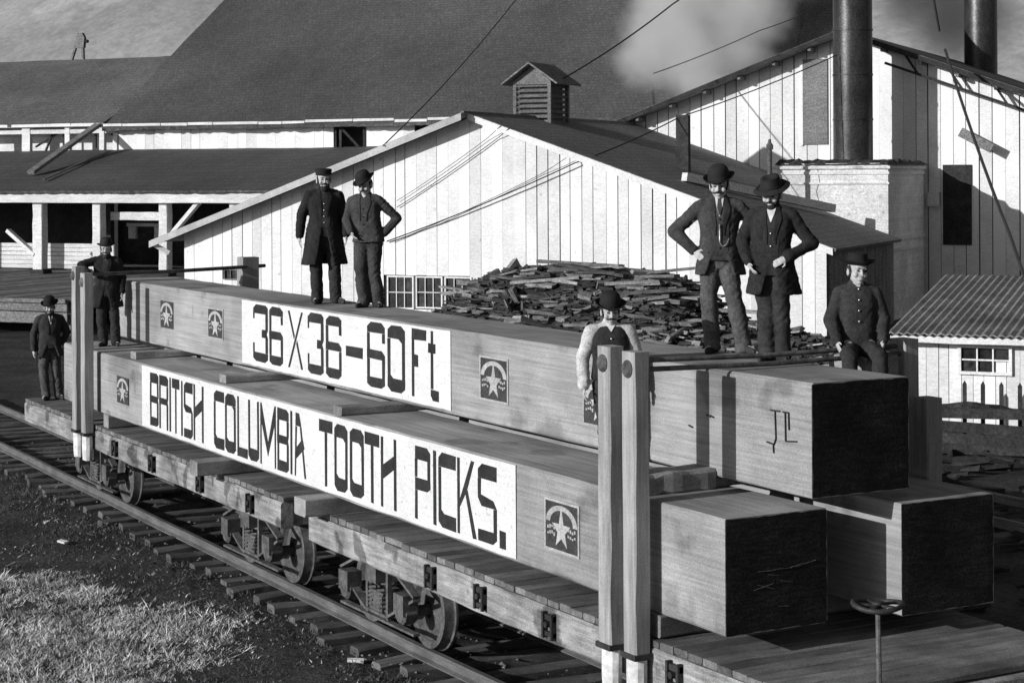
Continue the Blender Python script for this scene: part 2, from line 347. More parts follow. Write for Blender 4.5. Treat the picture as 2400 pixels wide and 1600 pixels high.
def flatcar(label, x0, x1, trucks, pockets, brake=False):
    T = Thing('flatcar', label, 'flatcar', ((x0 + x1) / 2, YC, -1.5))
    pm = [MB().beam((-.095, -1.40, -.055), (.095, 1.40, 0), 1, 8, .008, .005).mesh('deck_plank', 'deck') for _ in range(8)]
    x = x0 + .1; i = 0
    while x < x1 - .05:
        copy_piece(pm[i % 8], 'deck_plank', T, (x, YC + random.uniform(-.006, .006), DECK + random.uniform(-.007, .003)), (0, 0, random.uniform(-.004, .004) + (math.pi if random.random() < .5 else 0)))
        x += .2; i += 1
    for y0 in (-.10, 2.58):
        MB().beam((x0 + .02, y0, DECK - .38), (x1 - .02, y0 + .154, DECK - .068), 0, 30, .014, .006).part('side_sill', 'old_wood', T)
    for q in (x0 + .03, x1 - .23):
        MB().beam((q, .06, DECK - .36), (q + .2, 2.57, DECK - .07), 1, 8, .012, .006).part('end_sill', 'old_wood', T)
    for y0 in (.62, 1.2, 1.75):
        MB().beam((x0 + .25, y0, DECK - .35), (x1 - .25, y0 + .2, DECK - .075), 0, 10, .012, .004).part('centre_sill', 'old_wood', T)
    for px in pockets:
        for s, y in ((-1, -.104), (1, 2.738)):
            k = MB(); t = .035 * s
            k.box(px - .09, min(y, y + t), DECK - .17, px + .09, max(y, y + t), DECK - .12)
            k.box(px - .09, min(y, y + t), DECK - .31, px + .09, max(y, y + t), DECK - .27)
            for q in (-.09, .06): k.box(px + q, min(y, y + 1.5 * t), DECK - .33, px + q + .03, max(y, y + 1.5 * t), DECK - .10)
            k.tube([(px - .02, y, DECK - .205), (px - .02, y + 1.6 * t, DECK - .205)], .03, 8)
            k.part('stake_pocket', 'iron', T)
    for xc in trucks: truck(T, xc)
    for q, s in ((x0, -1), (x1, 1)):
        c = MB().box(min(q, q + s * .32), YC - .12, -.75, max(q, q + s * .32), YC + .12, -.5)
        c.tube([(q + s * .25, YC - .1, -.62), (q + s * .42, YC - .1, -.62), (q + s * .46, YC, -.62), (q + s * .42, YC + .1, -.62), (q + s * .25, YC + .1, -.62)], .025, 6)
        c.part('coupler', 'rust', T)
    if brake:
        bx, by = 1.44, .31; wz = .5
        MB().tube([(bx + .02, by, -.62), (bx, by, wz)], .019, 8).part('brake_staff', 'rust', T)
        b = MB(); rr = .178; pts = [(bx + rr * math.cos(t), by + rr * math.sin(t), wz + .012 * math.sin(t * 2)) for t in [2 * math.pi * i / 30 for i in range(31)]]
        b.tube(pts, .019, 8); b.lathe([(0, -.02), (.045, -.02), (.045, .025), (0, .025)], 12, 'z', (bx, by, wz))
        for k in range(5):
            t = 2 * math.pi * k / 5 + .3; b.bar((bx, by, wz), (bx + rr * math.cos(t), by + rr * math.sin(t), wz), .035, .014)
        b.part('brake_wheel', 'iron', T, smooth=True)
        MB().box(1.305, by - .1, DECK - .3, 1.5, by + .1, DECK - .22).part('brake_step', 'iron', T)
    return T
flatcar('flatcar with horizontal brake wheel on its end, carrying the near ends of the timbers', -8.0, 1.3, (-7.0 + .03, -.7), (-4.85, -3.8, -2.5, -.52), True)
flatcar('flatcar under the far ends of the timbers, man in bowler standing on its end', -20.4, -8.8, (-10.77, -17.5), (-9.76, -11.55, -13.5, -15.2))

# ------------------------------------------------------------------ the squared timbers
LT = 18.29; H = .914; WD = .997
def timber(label, x1, y0, z0, group='squared timbers on the flatcars'):
    T = Thing('squared_timber', label, 'timber', (x1 - LT / 2, y0 + WD / 2, z0))
    MB().beam((x1 - LT, y0, z0), (x1, y0 + WD, z0 + H), 0, 46, .014, .0022).part('timber_body', 'timber', T)
    # near-black end faces
    for x, s in ((x1, 1), (x1 - LT, -1)):
        e = MB(); n = 16; b = len(e.v)
        for j in range(n + 1):
            for i in range(n + 1):
                ed = i in (0, n) or j in (0, n)
                e.v.append((x + s * (.003 if ed else .004 + .001 * random.random()), y0 + .006 + (WD - .012) * i / n + (random.uniform(-.004, .007) * (1 if i == 0 else -1 if i == n else 0)), z0 + .006 + (H - .012) * j / n + (random.uniform(-.004, .007) * (1 if j == 0 else -1 if j == n else 0))))
        for j in range(n):
            for i in range(n): e.f.append((j * (n + 1) + i, j * (n + 1) + i + 1, (j + 1) * (n + 1) + i + 1, (j + 1) * (n + 1) + i))
        e.part('end_face', 'timber_end', T)
    return T
TB = timber('lower timber lettered BRITISH COLUMBIA TOOTH PICKS along its side', 0., 0., 0.)
TC = timber('lower timber on the far side, end showing behind the brake wheel', .149, 1.637, 0.)
TA = timber('top timber lettered 36x36-60 Ft with men standing on it', .081, .785, 1.016)

scr = MB()
for k in range(9):
    y = random.uniform(.25, .85); z = random.uniform(.12, .6); l = random.uniform(.06, .22); a = random.uniform(-.3, .3)
    scr.bar((.0075, y - l / 2, z - a * l / 2), (.0075, y + l / 2, z + a * l / 2), .003, .004, (1, 0, 0))
scr.part('end_scratch', 'grey_wood', TB)['kind'] = 'stuff'
# glyphs: (x0..1, z0..1) polygons, reverse-contrast letters with thin stems and heavy tops and feet
tv = .17
def rect(a, b, c, d): return [(a, b), (c, b), (c, d), (a, d)]
TOPC = [(0, .80), (0, .93), (.22, 1), (.78, 1), (1, .93), (1, .80)]; BOTC = [(0, .2), (0, .07), (.22, 0), (.78, 0), (1, .07), (1, .2)]
TOPS = [(0, .81), (0, .93), (.22, 1), (1, 1), (1, .81)]; BOTS = [(0, .19), (0, .07), (.22, 0), (1, 0), (1, .19)]
GL = {
 'O': [TOPC, BOTC, rect(0, .2, tv, .80), rect(1 - tv, .2, 1, .80), [(tv, .2), (.34, .2), (tv, .25)], [(1 - tv, .8), (.66, .8), (1 - tv, .75)]],
 'B': [[(0, .81), (0, 1), (.8, 1), (1, .95), (1, .81)], [(0, 0), (0, .17), (1, .17), (1, .05), (.8, 0)], rect(0, .17, tv, .44), rect(0, .57, tv, .81), rect(1 - tv, .17, 1, .44), rect(1 - tv, .57, 1, .81), [(0, .44), (1, .44), (.94, .505), (1, .57), (0, .57)]],
 'R': [[(0, .81), (0, 1), (.8, 1), (1, .95), (1, .81)], rect(0, 0, tv, .46), rect(0, .58, tv, .81), rect(1 - tv, .58, 1, .81), rect(1 - tv, 0, 1, .46), [(0, .46), (1, .46), (.95, .52), (1, .58), (0, .58)]],
 'I': [rect(.2, 0, .8, 1)],
 'T': [rect(0, .82, 1, 1), rect(.42, 0, .6, .82)],
 'S': [TOPS, [(0, .16), (0, 0), (.78, 0), (1, .07), (1, .16)], rect(0, .60, tv, .81), [(0, .60), (0, .55), (.2, .46), (1, .46), (.82, .56), (tv, .60)], rect(1 - tv, .16, 1, .46)],
 'H': [rect(0, 0, tv * .9, 1), rect(1 - tv, 0, 1, 1), [(tv * .9, .40), (1 - tv, .56), (1 - tv, .76), (tv * .9, .60)]],
 'C': [TOPS, BOTS, rect(0, .19, tv, .81), [(tv, .19), (.34, .19), (tv, .24)]],
 'L': [rect(0, 0, tv, 1), rect(tv, 0, 1, .16)],
 'U': [BOTC, rect(0, .2, tv, 1), rect(1 - tv, .2, 1, 1)],
 'M': [rect(0, 0, .09, 1), rect(.91, 0, 1, 1), [(.09, 1), (.5, .38), (.5, .15), (.09, .68)], [(.91, 1), (.5, .38), (.5, .15), (.91, .68)]],
 'A': [[(.1, 1), (.42, 1), (.62, .79), (.62, .79), (.1, .79)], [(.0, 0), (.13, 0), (.25, .79), (.1, .79)], [(.86, 0), (1, 0), (.62, .79), (.48, .79)], [(.12, .26), (.86, .46), (.72, .62), (.12, .44)]],
 'P': [[(0, .82), (0, 1), (.78, 1), (1, .93), (1, .82)], [(0, .40), (0, .57), (1, .57), (1, .45), (.8, .40)], rect(0, 0, tv, .40), rect(0, .57, tv, .82), rect(1 - tv, .57, 1, .82)],
 'K': [rect(0, 0, .14, 1), [(.14, .36), (.14, .46), (.72, 1), (.9, 1), (.52, .60)], [(.40, .60), (.55, .60), (1, 0), (.82, 0)]],
 '.': [rect(0, 0, 1, .22)],
 '3': [[(0, .84), (0, .93), (.2, 1), (.85, 1), (1, .95), (1, .84)], [(0, .16), (0, .05), (.2, 0), (.8, 0), (1, .05), (1, .16)], rect(0, .74, .1, .84), rect(0, .16, .1, .32), rect(.84, .16, 1, .43), rect(.84, .57, 1, .84), [(.6, .43), (1, .43), (.92, .5), (1, .57), (.6, .57)]],
 '6': [[(0, .84), (0, .93), (.22, 1), (.8, 1), (1, .94), (1, .84)], [(0, .16), (0, .05), (.22, 0), (.8, 0), (1, .06), (1, .16)], rect(0, .16, .16, .44), rect(0, .58, .16, .84), rect(.85, .70, 1, .84), [(0, .44), (1, .44), (1, .51), (.82, .58), (0, .58)], rect(.85, .16, 1, .44)],
 '0': None,
 'X': [[(0, .02), (.13, .02), (1, .98), (.87, .98)], [(0, .98), (.13, .98), (.46, .56), (.40, .50)], [(.55, .44), (.62, .50), (1, .02), (.87, .02)]],
 '-': [rect(0, .40, 1, .57)],
 'F': [rect(0, .84, 1, 1), rect(0, 0, .18, .84), rect(.18, .44, .45, .62)],
 't': [rect(.25, .16, .5, 1), rect(0, .68, .25, .82), rect(.5, .68, .72, .82), [(.25, .16), (.25, .07), (.45, 0), (1, 0), (1, .15), (.62, .16)]],
}
GL['0'] = GL['O']
def lettering(T, panel, items, y, z0, z1):
    for ch, a, b in items:
        mb = MB()
        for k, poly in enumerate(GL[ch]):
            pl = [(a + (b - a) * px + random.uniform(-.004, .004), z0 + (z1 - z0) * pz + random.uniform(-.004, .004)) for px, pz in poly]
            mb.prism(pl, y - .002 - .0006 * k, y + .001)
        mb.part('letter', 'black_paint', T, panel)
def panel(T, x0, x1, z0, z1, y):
    mb = MB(); n = 40; e = lambda: random.uniform(-.006, .006)
    lo = [(x0 + (x1 - x0) * i / n + (e() if i in (0, n) else 0), z0 + e()) for i in range(n + 1)]; hi = [(x0 + (x1 - x0) * i / n + (e() if i in (0, n) else 0), z1 + e() * .5) for i in range(n + 1)]
    for i in range(n):
        mb.add([(lo[i][0], y, lo[i][1]), (lo[i + 1][0], y, lo[i + 1][1]), (hi[i + 1][0], y, hi[i + 1][1]), (hi[i][0], y, hi[i][1])], [(0, 1, 2, 3)])
        for L0, L1 in ((lo[i], lo[i + 1]), (hi[i + 1], hi[i])):
            mb.add([(L0[0], y, L0[1]), (L1[0], y, L1[1]), (L1[0], y + .012, L1[1]), (L0[0], y + .012, L0[1])], [(0, 1, 2, 3)])
    return mb.part('painted_panel', 'white_paint', T)
PA = panel(TA, -12.35, -6.14, 1.052, 1.912, .785 - .010)
LA = [('3', -11.93, -11.4), ('6', -11.35, -10.88), ('X', -10.71, -10.21), ('3', -10.06, -9.56), ('6', -9.49, -9.02), ('-', -8.89, -8.4), ('6', -8.28, -7.79), ('0', -7.72, -7.26), ('F', -7.09, -6.72), ('t', -6.68, -6.42)]
lettering(TA, PA, LA, .775, 1.12, 1.88)
PB = panel(TB, -14.28, -3.31, .03, .898, -.010)
LB = [('B', -13.91, -13.54), ('R', -13.51, -13.13), ('I', -13.10, -12.99), ('T', -12.97, -12.66), ('I', -12.62, -12.51), ('S', -12.48, -12.13), ('H', -12.1, -11.71), ('C', -11.32, -10.94), ('O', -10.91, -10.53), ('L', -10.48, -10.12), ('U', -10.1, -9.74), ('M', -9.7, -9.19), ('B', -9.15, -8.79), ('I', -8.77, -8.66), ('A', -8.62, -8.27), ('T', -7.89, -7.51), ('O', -7.46, -7.1), ('O', -7.04, -6.67), ('T', -6.65, -6.28), ('H', -6.24, -5.86), ('P', -5.42, -5.07), ('I', -5.03, -4.91), ('C', -4.89, -4.51), ('K', -4.48, -4.08), ('S', -4.05, -3.67), ('.', -3.62, -3.5)]
lettering(TB, PB, LB, -.010, .085, .83)

def poster(T, x0, x1, z0, z1, y, frame=True):
    w = x1 - x0; h = z1 - z0; cx = (x0 + x1) / 2
    b = MB().prism(rect(x0, z0, x1, z1), y - .012, y + .01).part('paper_label', 'poster', T)
    if frame:
        t = .022; f = MB()
        for q in (rect(x0 - t, z0 - t, x1 + t, z0), rect(x0 - t, z1, x1 + t, z1 + t), rect(x0 - t, z0, x0, z1), rect(x1, z0, x1 + t, z1)): f.prism(q, y - .014, y + .01)
        f.part('label_border', 'poster_w', T, b)
    a = MB(); n = 14; ro, ri = .49 * w, .36 * w; cz = z0 + h * .55
    for i in range(n):
        t0, t1 = math.pi * i / n * .98, math.pi * (i + 1) / n * .98; k = h * .40 / ro
        P = lambda r, t: (cx + r * math.cos(t), cz + r * k * math.sin(t))
        a.prism([P(ri, t0), P(ro, t0), P(ro, t1), P(ri, t1)], y - .015, y - .011)
    a.part('printed_arch', 'poster_w', T, b)
    s = MB(); sz = z0 + h * .42; pts = []
    for k in range(10):
        r = (.30 if k % 2 == 0 else .12) * w * (1.25 if k == 0 else 1); t = math.pi / 2 + k * math.pi / 5; pts.append((cx + r * math.cos(t), sz + r * 1.05 * math.sin(t)))
    for k in range(10): s.prism([(cx, sz), pts[k], pts[(k + 1) % 10]], y - .0165, y - .012)
    s.part('printed_star', 'poster_w', T, b)
    l = MB()
    for sd in (-1, 1):
        for zz in (.46, .33):
            for q in range(4):
                xx = cx + sd * w * (.22 + .065 * q); zc = z0 + h * (zz + .02 * math.sin(q * 2 + sd)); hh = h * random.uniform(.02, .04)
                l.prism(rect(xx - w * .025, zc - hh, xx + w * .02, zc + hh), y - .0155, y - .0115)
    l.part('printed_lettering', 'poster_w', T, b)['kind'] = 'stuff'
poster(TA, -5.45, -4.88, 1.27, 1.69, .785); poster(TA, -15.77, -15.2, 1.31, 1.71, .785, False); poster(TA, -13.67, -13.1, 1.32, 1.71, .785)
poster(TA, -3.37, -2.8, 1.24, 1.66, .785)
poster(TB, -2.75, -2.19, .25, .67, 0.); poster(TB, -15.45, -14.9, .25, .64, 0., False)
# carved J L mark
mk = MB()
for a, b in (((-.45, 1.665), (-.32, 1.668)), ((-.385, 1.665), (-.375, 1.44)), ((-.375, 1.44), (-.40, 1.39)), ((-.40, 1.39), (-.50, 1.40)), ((-.285, 1.668), (-.20, 1.668)), ((-.25, 1.668), (-.245, 1.435)), ((-.245, 1.435), (-.10, 1.45)), ((-.205, 1.66), (-.20, 1.53)), ((-.41, 1.385), (-.405, 1.32))):
    mk.bar((a[0], .783, a[1]), (b[0], .783, b[1]), .010, .022, (0, -1, 0))
mk.part('carved_letters', 'black_paint', TA)
# cross drift scars on the timber
sc_ = MB()
for x, z in ((-1.35, 1.53), (-1.3, 1.53), (-1.62, 1.41)): sc_.bar((x, .783, z), (x + .06, .783, z - .012), .01, .03, (0, -1, 0))
sc_.part('spike_scar', 'black_paint', TA)

# dunnage: cross pieces under and between the timbers
def dun(label, x0, x1, y0, y1, z0, z1): MB().beam((x0, y0, z0), (x1, y1, z1), 1, 8, .015, .008).top('dunnage_beam', 'dunnage', label, 'beam', group='cross beams packed between car and timbers')
dun('cross beam sticking out under the word COLUMBIA on the flatcar deck', -11.02, -10.74, -.45, 2.7, DECK, 0)
dun('cross beam sticking out at the gap between the two flatcars', -7.75, -7.42, -.38, 2.7, DECK, 0)
dun('cross beam on the deck beside the near stakes', -1.12, -.85, -.04, 2.66, DECK, 0)
dun('cross beam on the deck beside the far stakes', -16.1, -15.85, -.02, 2.66, DECK, 0)
dun('thick cross beam lying on the lower timber behind the near stakes', -1.55, -1.20, .06, .772, H + .002, 1.085)
dun('flat cross beam hidden under the near end of the top timber', -1.5, -1.25, .80, 2.4, H, 1.016)
dun('cross beam on the lower timber under the dash of the 36x36-60 Ft sign', -7.55, -7.32, .02, 2.4, H, 1.016)
dun('cross beam on the lower timber under the first 36 of the sign', -11.4, -11.16, .1, 2.4, H, 1.016)
dun('cross beam on the lower timber near the man leaning at the far stakes', -15.2, -14.95, .12, 2.4, H, 1.016)

# stakes
def stake(label, x0, x1, y0, y1, ztop, tail=True, lean=0., name='stake'):
    T = Thing(name, label, 'stake', ((x0 + x1) / 2, (y0 + y1) / 2, DECK - .36), group='upright stakes along the flatcars')
    b = MB().beam((x0, y0, -.30), (x1, y1, ztop), 2, 6, .012, .0015)
    b.part('stake_post', 'stake', T)
    if tail:
        t = MB(); c = ((x0 + x1) / 2, (y0 + y1) / 2); n = 10; prof = [(.088, -.72), (.098, -.60), (.10, -.45), (.098, -.31)]
        rings = []
        for r, z in prof:
            for k in range(n): t.v.append((c[0] + r * 1.05 * math.cos(2 * math.pi * k / n) * random.uniform(.96, 1.03), c[1] + r * .8 * math.sin(2 * math.pi * k / n), z + random.uniform(-.008, .008)))
        for i in range(len(prof) - 1):
            for k in range(n): t.f.append((i * n + k, i * n + (k + 1) % n, (i + 1) * n + (k + 1) % n, (i + 1) * n + k))
        t.f.append(tuple(range(n))[::-1]); t.f.append(tuple((len(prof) - 1) * n + k for k in range(n)))
        t.part('tapered_foot', 'white_beam', T)
        g = MB(); e = .016
        g.box(x0 - e, y0 - e, -.345, x1 + e, y1 + e, -.30); g.part('iron_ring', 'iron', T)
    if ztop > 2.1 and y0 < 0:
        MB().lathe([(0, y0 - .03), (.05, y0 - .03), (.075, y0 - .008), (.075, y0 + .01), (0, y0 + .01)], 12, 'y', ((x0 + x1) / 2, 0, ztop - .14)).part('rod_washer', 'rust', T)
    return T
stake('near pair of stakes, left post with iron washer near its top', -1.456, -1.265, -.262, -.112, 2.165)
stake('near pair of stakes, right post with iron washer near its top', -1.071, -.880, -.262, -.112, 2.15)
stake('far pair of stakes, left post beside the leaning man', -16.94, -16.74, -.262, -.112, 2.21)
stake('far pair of stakes, right post beside the leaning man', -16.47, -16.28, -.262, -.112, 2.13)
stake('dark stake standing behind the seated youth at the timber end', -1.30, -1.08, 2.75, 2.92, 2.1, False)
stake('dark stake beyond the end face of the top timber', -.98, -.78, 2.75, 2.92, 1.6, False)
stake('squat far-side post held by the rod in front of the white gable', -17.75, -17.5, 2.76, 3.06, 2.25, False)
def rod(label, p, q, r=.022): MB().tube([p, ((p[0] + q[0]) / 2, (p[1] + q[1]) / 2, (p[2] + q[2]) / 2 - .02), q], r, 8).top('tie_rod', 'rust', label, 'rod', group='iron rods tying the stakes together')
rod('upper iron rod crossing over the top timber from the near stakes', (-1.36, -.29, 2.035), (-1.2, 2.90, 2.035))
rod('lower iron rod crossing over the top timber from the near stakes', (-.975, -.29, 2.0), (-1.16, 2.86, 1.97))
rod('thin iron rod crossing over the top timber at the far stakes', (-16.85, -.29, 2.08), (-17.6, 3.2, 2.1), .03)

# ------------------------------------------------------------------ mill buildings (u, v, z frame)
def boards(T, us, v0, v1, top, bot, m='whitewash', name='board', gap=.028, thick=.03, parent=None):
    for a, b in zip(us[:-1], us[1:]):
        g = gap * random.choice((.12, .3, .6, .9, 1.2, 1.7)); a2, b2 = a + g / 2, b - g / 2; dv_ = random.uniform(-.008, .008)
        t0, t1 = top(a2), top(b2); bb = bot((a + b) / 2) + random.uniform(-.01, .01)
        if min(t0, t1) - bb < .05: continue
        MB().prism([(a2, bb), (b2, bb), (b2, t1), (a2, t0)], v0 + dv_, v1 + dv_).part(name, m, T, parent)
def steps(a, b, w, j=.08):
    n = int(round((b - a) / w)); r = [a + (b - a) * i / n + (random.uniform(-j, j) * w if 0 < i < n else 0) for i in range(n + 1)]
    return r
def window(T, u0, u1, z0, z1, v, nx, nz, fw=.05, m='whitetrim'):
    f = MB(); bw_ = fw * .5
    for q in ((u0, z0, u0 + fw, z1), (u1 - fw, z0, u1, z1), (u0 + fw, z1 - fw, u1 - fw, z1), (u0 + fw, z0, u1 - fw, z0 + fw)): f.prism(rect(*q), v - .05, v + .04)
    W = u1 - u0 - 2 * fw; Hh = z1 - z0 - 2 * fw
    for i in range(1, nx): x = u0 + fw + W * i / nx; f.prism(rect(x - bw_ / 2, z0 + fw, x + bw_ / 2, z1 - fw), v - .03, v + .02)
    for j in range(1, nz): z = z0 + fw + Hh * j / nz; f.prism(rect(u0 + fw, z - bw_ / 2, u1 - fw, z + bw_ / 2), v - .026, v + .018)
    P = f.part('window', m, T)
    for i in range(nx):
        for j in range(nz):
            a = u0 + fw + W * i / nx; c = z0 + fw + Hh * j / nz; t = random.uniform(-.01, .01)
            MB().prism(rect(a, c, a + W / nx, c + Hh / nz), v + .022 + t, v + .03 + t).part('pane', 'pane', T, P)

def sheet(T, name, m, a, b, c, d, nu, nv, amp, rag, th=.1):
    # a-b lower edge, d-c upper edge; sagging, uneven, ragged lower edge
    a, b, c, d = [Vector(q) for q in (a, b, c, d)]; mb = MB(); up = []; sd = random.uniform(0, 99)
    dn = (a - d).normalized()
    for j in range(nv + 1):
        for i in range(nu + 1):
            u = i / nu; t = j / nv; p = a.lerp(b, u).lerp(d.lerp(c, u), t)
            p.z += amp * (noise.noise((p.x * .25 + sd, p.y * .3, 0)) + .4 * noise.noise((p.x * 1.1, p.y * 1.1, sd)))
            if j == 0: p += dn * random.uniform(-rag, rag)
            up.append(p)
    lo = [p - Vector((0, 0, th)) for p in up]; n = len(up); W = nu + 1; F = []
    for j in range(nv):
        for i in range(nu): q = j * W + i; F += [(q, q + 1, q + W + 1, q + W), (n + q, n + q + W, n + q + W + 1, n + q + 1)]
    for i in range(nu): F.append((i, n + i, n + i + 1, i + 1)); q = nv * W + i; F.append((q, q + 1, n + q + 1, n + q))
    for j in range(nv):
        for k in (0, nu): q = j * W + k; F.append((q, q + W, n + q + W, n + q))
    mb.add(up + lo, F); return mb.part(name, m, T)

# --- white gabled shed in the middle
SL = .352; RU = -22.95; RZ = 5.70
roof1 = lambda u: RZ - SL * abs(u - RU)
T1 = Thing('board_shed', 'white boarded shed with wide gable behind the train, louvred vent on its ridge', 'building', (-22.9, 44, G), True)
us = steps(-34.45, -10.65, .41)
wins = [(-26.13, -25.1), (-25.02, -24.0), (-23.92, -22.9)]
inw = lambda u: any(a - .05 < u < b + .05 for a, b in wins) or -32.75 < u < -31.95
def bot1(u): return .17 if inw(u) and u > -27 else (.28 if inw(u) else G)
boards(T1, us, 44, 44.035, lambda u: roof1(u) - .16, bot1)
for a, b in zip(us[:-1], us[1:]):
    c = (a + b) / 2
    if inw(c):
        z1 = -1.0 if c > -27 else -.1
        MB().prism(rect(a + .01, G, b - .01, z1), 44, 44.035).part('board', 'whitewash', T1)
for k, (a, b) in enumerate(wins): window(T1, a, b, -1.0 + .04 * k, .14, 44.0, 3, 2)
window(T1, -32.75, -31.95, -.12, .26, 44.0, 3, 1, .04, 'grey_wood')
MB().prism([(-34.4, G), (-10.7, G), (-10.7, roof1(-10.7) - .2), (RU, RZ - .2), (-34.4, roof1(-34.4) - .2)], 44.07, 44.12).part('wall_backing', 'dark_wood', T1)
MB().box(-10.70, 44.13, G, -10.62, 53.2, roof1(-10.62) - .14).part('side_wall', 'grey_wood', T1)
boards(T1, [0], 0, 0, None, None)
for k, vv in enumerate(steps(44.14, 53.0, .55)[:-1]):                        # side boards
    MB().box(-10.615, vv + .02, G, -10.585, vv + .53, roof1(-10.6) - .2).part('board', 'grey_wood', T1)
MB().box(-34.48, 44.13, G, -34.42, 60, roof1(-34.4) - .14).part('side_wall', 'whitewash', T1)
MB().slab([(-35.45, 43.35, roof1(-35.45)), (RU, 43.35, RZ), (RU, 60, RZ), (-35.45, 60, roof1(-35.45))], .1).part('roof_slope', 'shingle_side', T1)
MB().slab([(RU, 43.82, RZ), (-10.3, 43.82, roof1(-10.3)), (-10.3, 53.1, roof1(-10.3)), (-15.6, 53.1, roof1(-15.6)), (-15.6, 60, roof1(-15.6)), (RU, 60, RZ)], .1).part('roof_slope', 'shingle_side', T1)
def rake(T, ua, ub, f, v, h, m, off=0.02):
    MB().prism([(ua, f(ua) - off), (ub, f(ub) - off), (ub, f(ub) - off - h), (ua, f(ua) - off - h)], v - .04, v).part('barge_board', m, T)
rake(T1, -35.5, RU - .002, roof1, 43.33, .24, 'grey_trim'); rake(T1, RU + .002, -10.4, roof1, 43.80, .22, 'whitetrim')
MB().slab([(-35.42, 43.35, roof1(-35.42) - .105), (RU, 43.35, RZ - .105), (RU, 43.98, RZ - .105), (-35.42, 43.98, roof1(-35.42) - .105)], .02).part('soffit', 'grey_wood', T1)
MB().tube([(RU, 43.4, RZ + .01), (RU, 60, RZ + .01)], .05, 6).part('ridge_cap', 'shingle_side', T1)
# curved bracket at the left eave
MB().bar((-35.35, 43.45, 1.12), (-34.9, 43.7, .82), .1, .16).part('eave_bracket', 'white_beam', T1)
# louvred vent on the ridge
vent = MB(); V0, V1, U0, U1 = 49.4, 51.2, -23.75, -22.25; ZB, ZT = 5.1, 7.0
for a in (U0, U1 - .13):
    for b in (V0, V1 - .13): vent.box(a, b, ZB, a + .13, b + .13, ZT)
for b in (V0, V1 - .13): vent.box(U0 + .13, b + .005, ZT - .12, U1 - .13, b + .125, ZT)
for a in (U0, U1 - .13): vent.box(a + .005, V0 + .13, ZT - .12, a + .125, V1 - .13, ZT)
vent.box(U0 + .2, V0 + .2, ZB, U1 - .2, V1 - .2, ZT - .1)
VO = vent.part('ridge_vent', 'grey_wood', T1)
for i in range(8):
    z = 5.52 + i * .19
    for b, s in ((V0 + .03, -1), (V1 - .1, 1)): MB().bar((U0 + .13, b + .04, z), (U1 - .13, b + .04, z), .15, .02, (0, .75 * s, 1)).part('louvre_slat', 'grey_wood', T1, VO)
    MB().bar((U1 - .07, V0 + .13, z), (U1 - .07, V1 - .13, z), .15, .02, (.75, 0, 1)).part('louvre_slat', 'grey_wood', T1, VO)
um = (U0 + U1) / 2
MB().prism([(U0 + .02, ZT), (U1 - .02, ZT), (um, ZT + .58)], V0 + .02, V0 + .06).part('vent_gable', 'grey_wood', T1, VO)
for s in (-1, 1):
    MB().slab([(um, V0 - .3, ZT + .70), (um + s * 1.12, V0 - .3, ZT - .08), (um + s * 1.12, V1 + .3, ZT - .08), (um, V1 + .3, ZT + .70)], .06).part('vent_roof', 'shingle_side', T1, VO)

# --- boiler house gable behind
AU, AZ, S2 = -14.0, 9.25, .365
roof2 = lambda u: AZ - S2 * abs(u - AU)
T2 = Thing('boiler_house', 'tall white boarded gable house behind the smokestack', 'building', (-14, 60, G), True)
def bot2(u): return G
boards(T2, steps(-24.4, -4.4, .49), 60, 60.04, lambda u: roof2(u) - .18, bot2, gap=.04)
MB().prism([(-24.3, G), (-4.5, G), (-4.5, roof2(-4.5) - .25), (AU, AZ - .25), (-24.3, roof2(-24.3) - .25)], 60.08, 60.14).part('wall_backing', 'dark_wood', T2)
MB().slab([(-25, 59.2, roof2(-25) + .02), (AU, 59.2, AZ + .02), (AU, 84, AZ + .02), (-25, 84, roof2(-25) + .02)], .18).part('roof_slope', 'shingle_side', T2)
MB().slab([(AU, 59.2, AZ + .02), (-3.4, 59.2, roof2(-3.4) + .02), (-3.4, 84, roof2(-3.4) + .02), (AU, 84, AZ + .02)], .18).part('roof_slope', 'old_roof', T2)
rake(T2, -25, AU - .003, roof2, 59.18, .20, 'dark_wood', 0); rake(T2, AU + .003, -3.4, roof2, 59.18, .20, 'dark_wood', 0)
for i in range(14):
    u = -24 + i * 1.45
    if abs(u - AU) > .3: MB().box(u - .06, 59.24, roof2(u) - .34, u + .06, 60.0, roof2(u) - .2).part('purlin_end', 'grey_wood', T2)
MB().prism(rect(-15.75, 4.75, -14.75, 8.15), 59.93, 59.985).part('grey_panel', 'grey_wood', T2)  # grey panel set on the wall boards
MB().prism(rect(-15.86, 4.7, -15.75, 8.2), 59.92, 59.985).part('panel_post', 'whitetrim', T2)
MB().prism(rect(-10.2, .8, -9.1, 3.9), 59.93, 59.985).part('doorway', 'dark_wood', T2)
MB().prism(rect(-10.75, 2.3, -10.3, 2.85), 59.7, 59.985).part('wall_box', 'white_beam', T2)
MB().bar((-9.4, 59.4, 5.15), (-8.2, 59.4, 4.5), .3, .35).part('spout', 'grey_wood', T2)
# curtain of struts under the right rake
for u in (-11.6, -9.9, -8.2, -6.6): MB().bar((u, 59.5, roof2(u) - .1), (u + .55, 59.5, roof2(u) - .95), .08, .1, (0, 1, 0)).part('rake_strut', 'dark_wood', T2)
MB().bar((-12.3, 59.35, roof2(-12.3) - .75), (-4.0, 59.35, roof2(-4.0) - .75), .1, .14, (0, 1, 0)).part('rake_beam', 'dark_wood', T2)

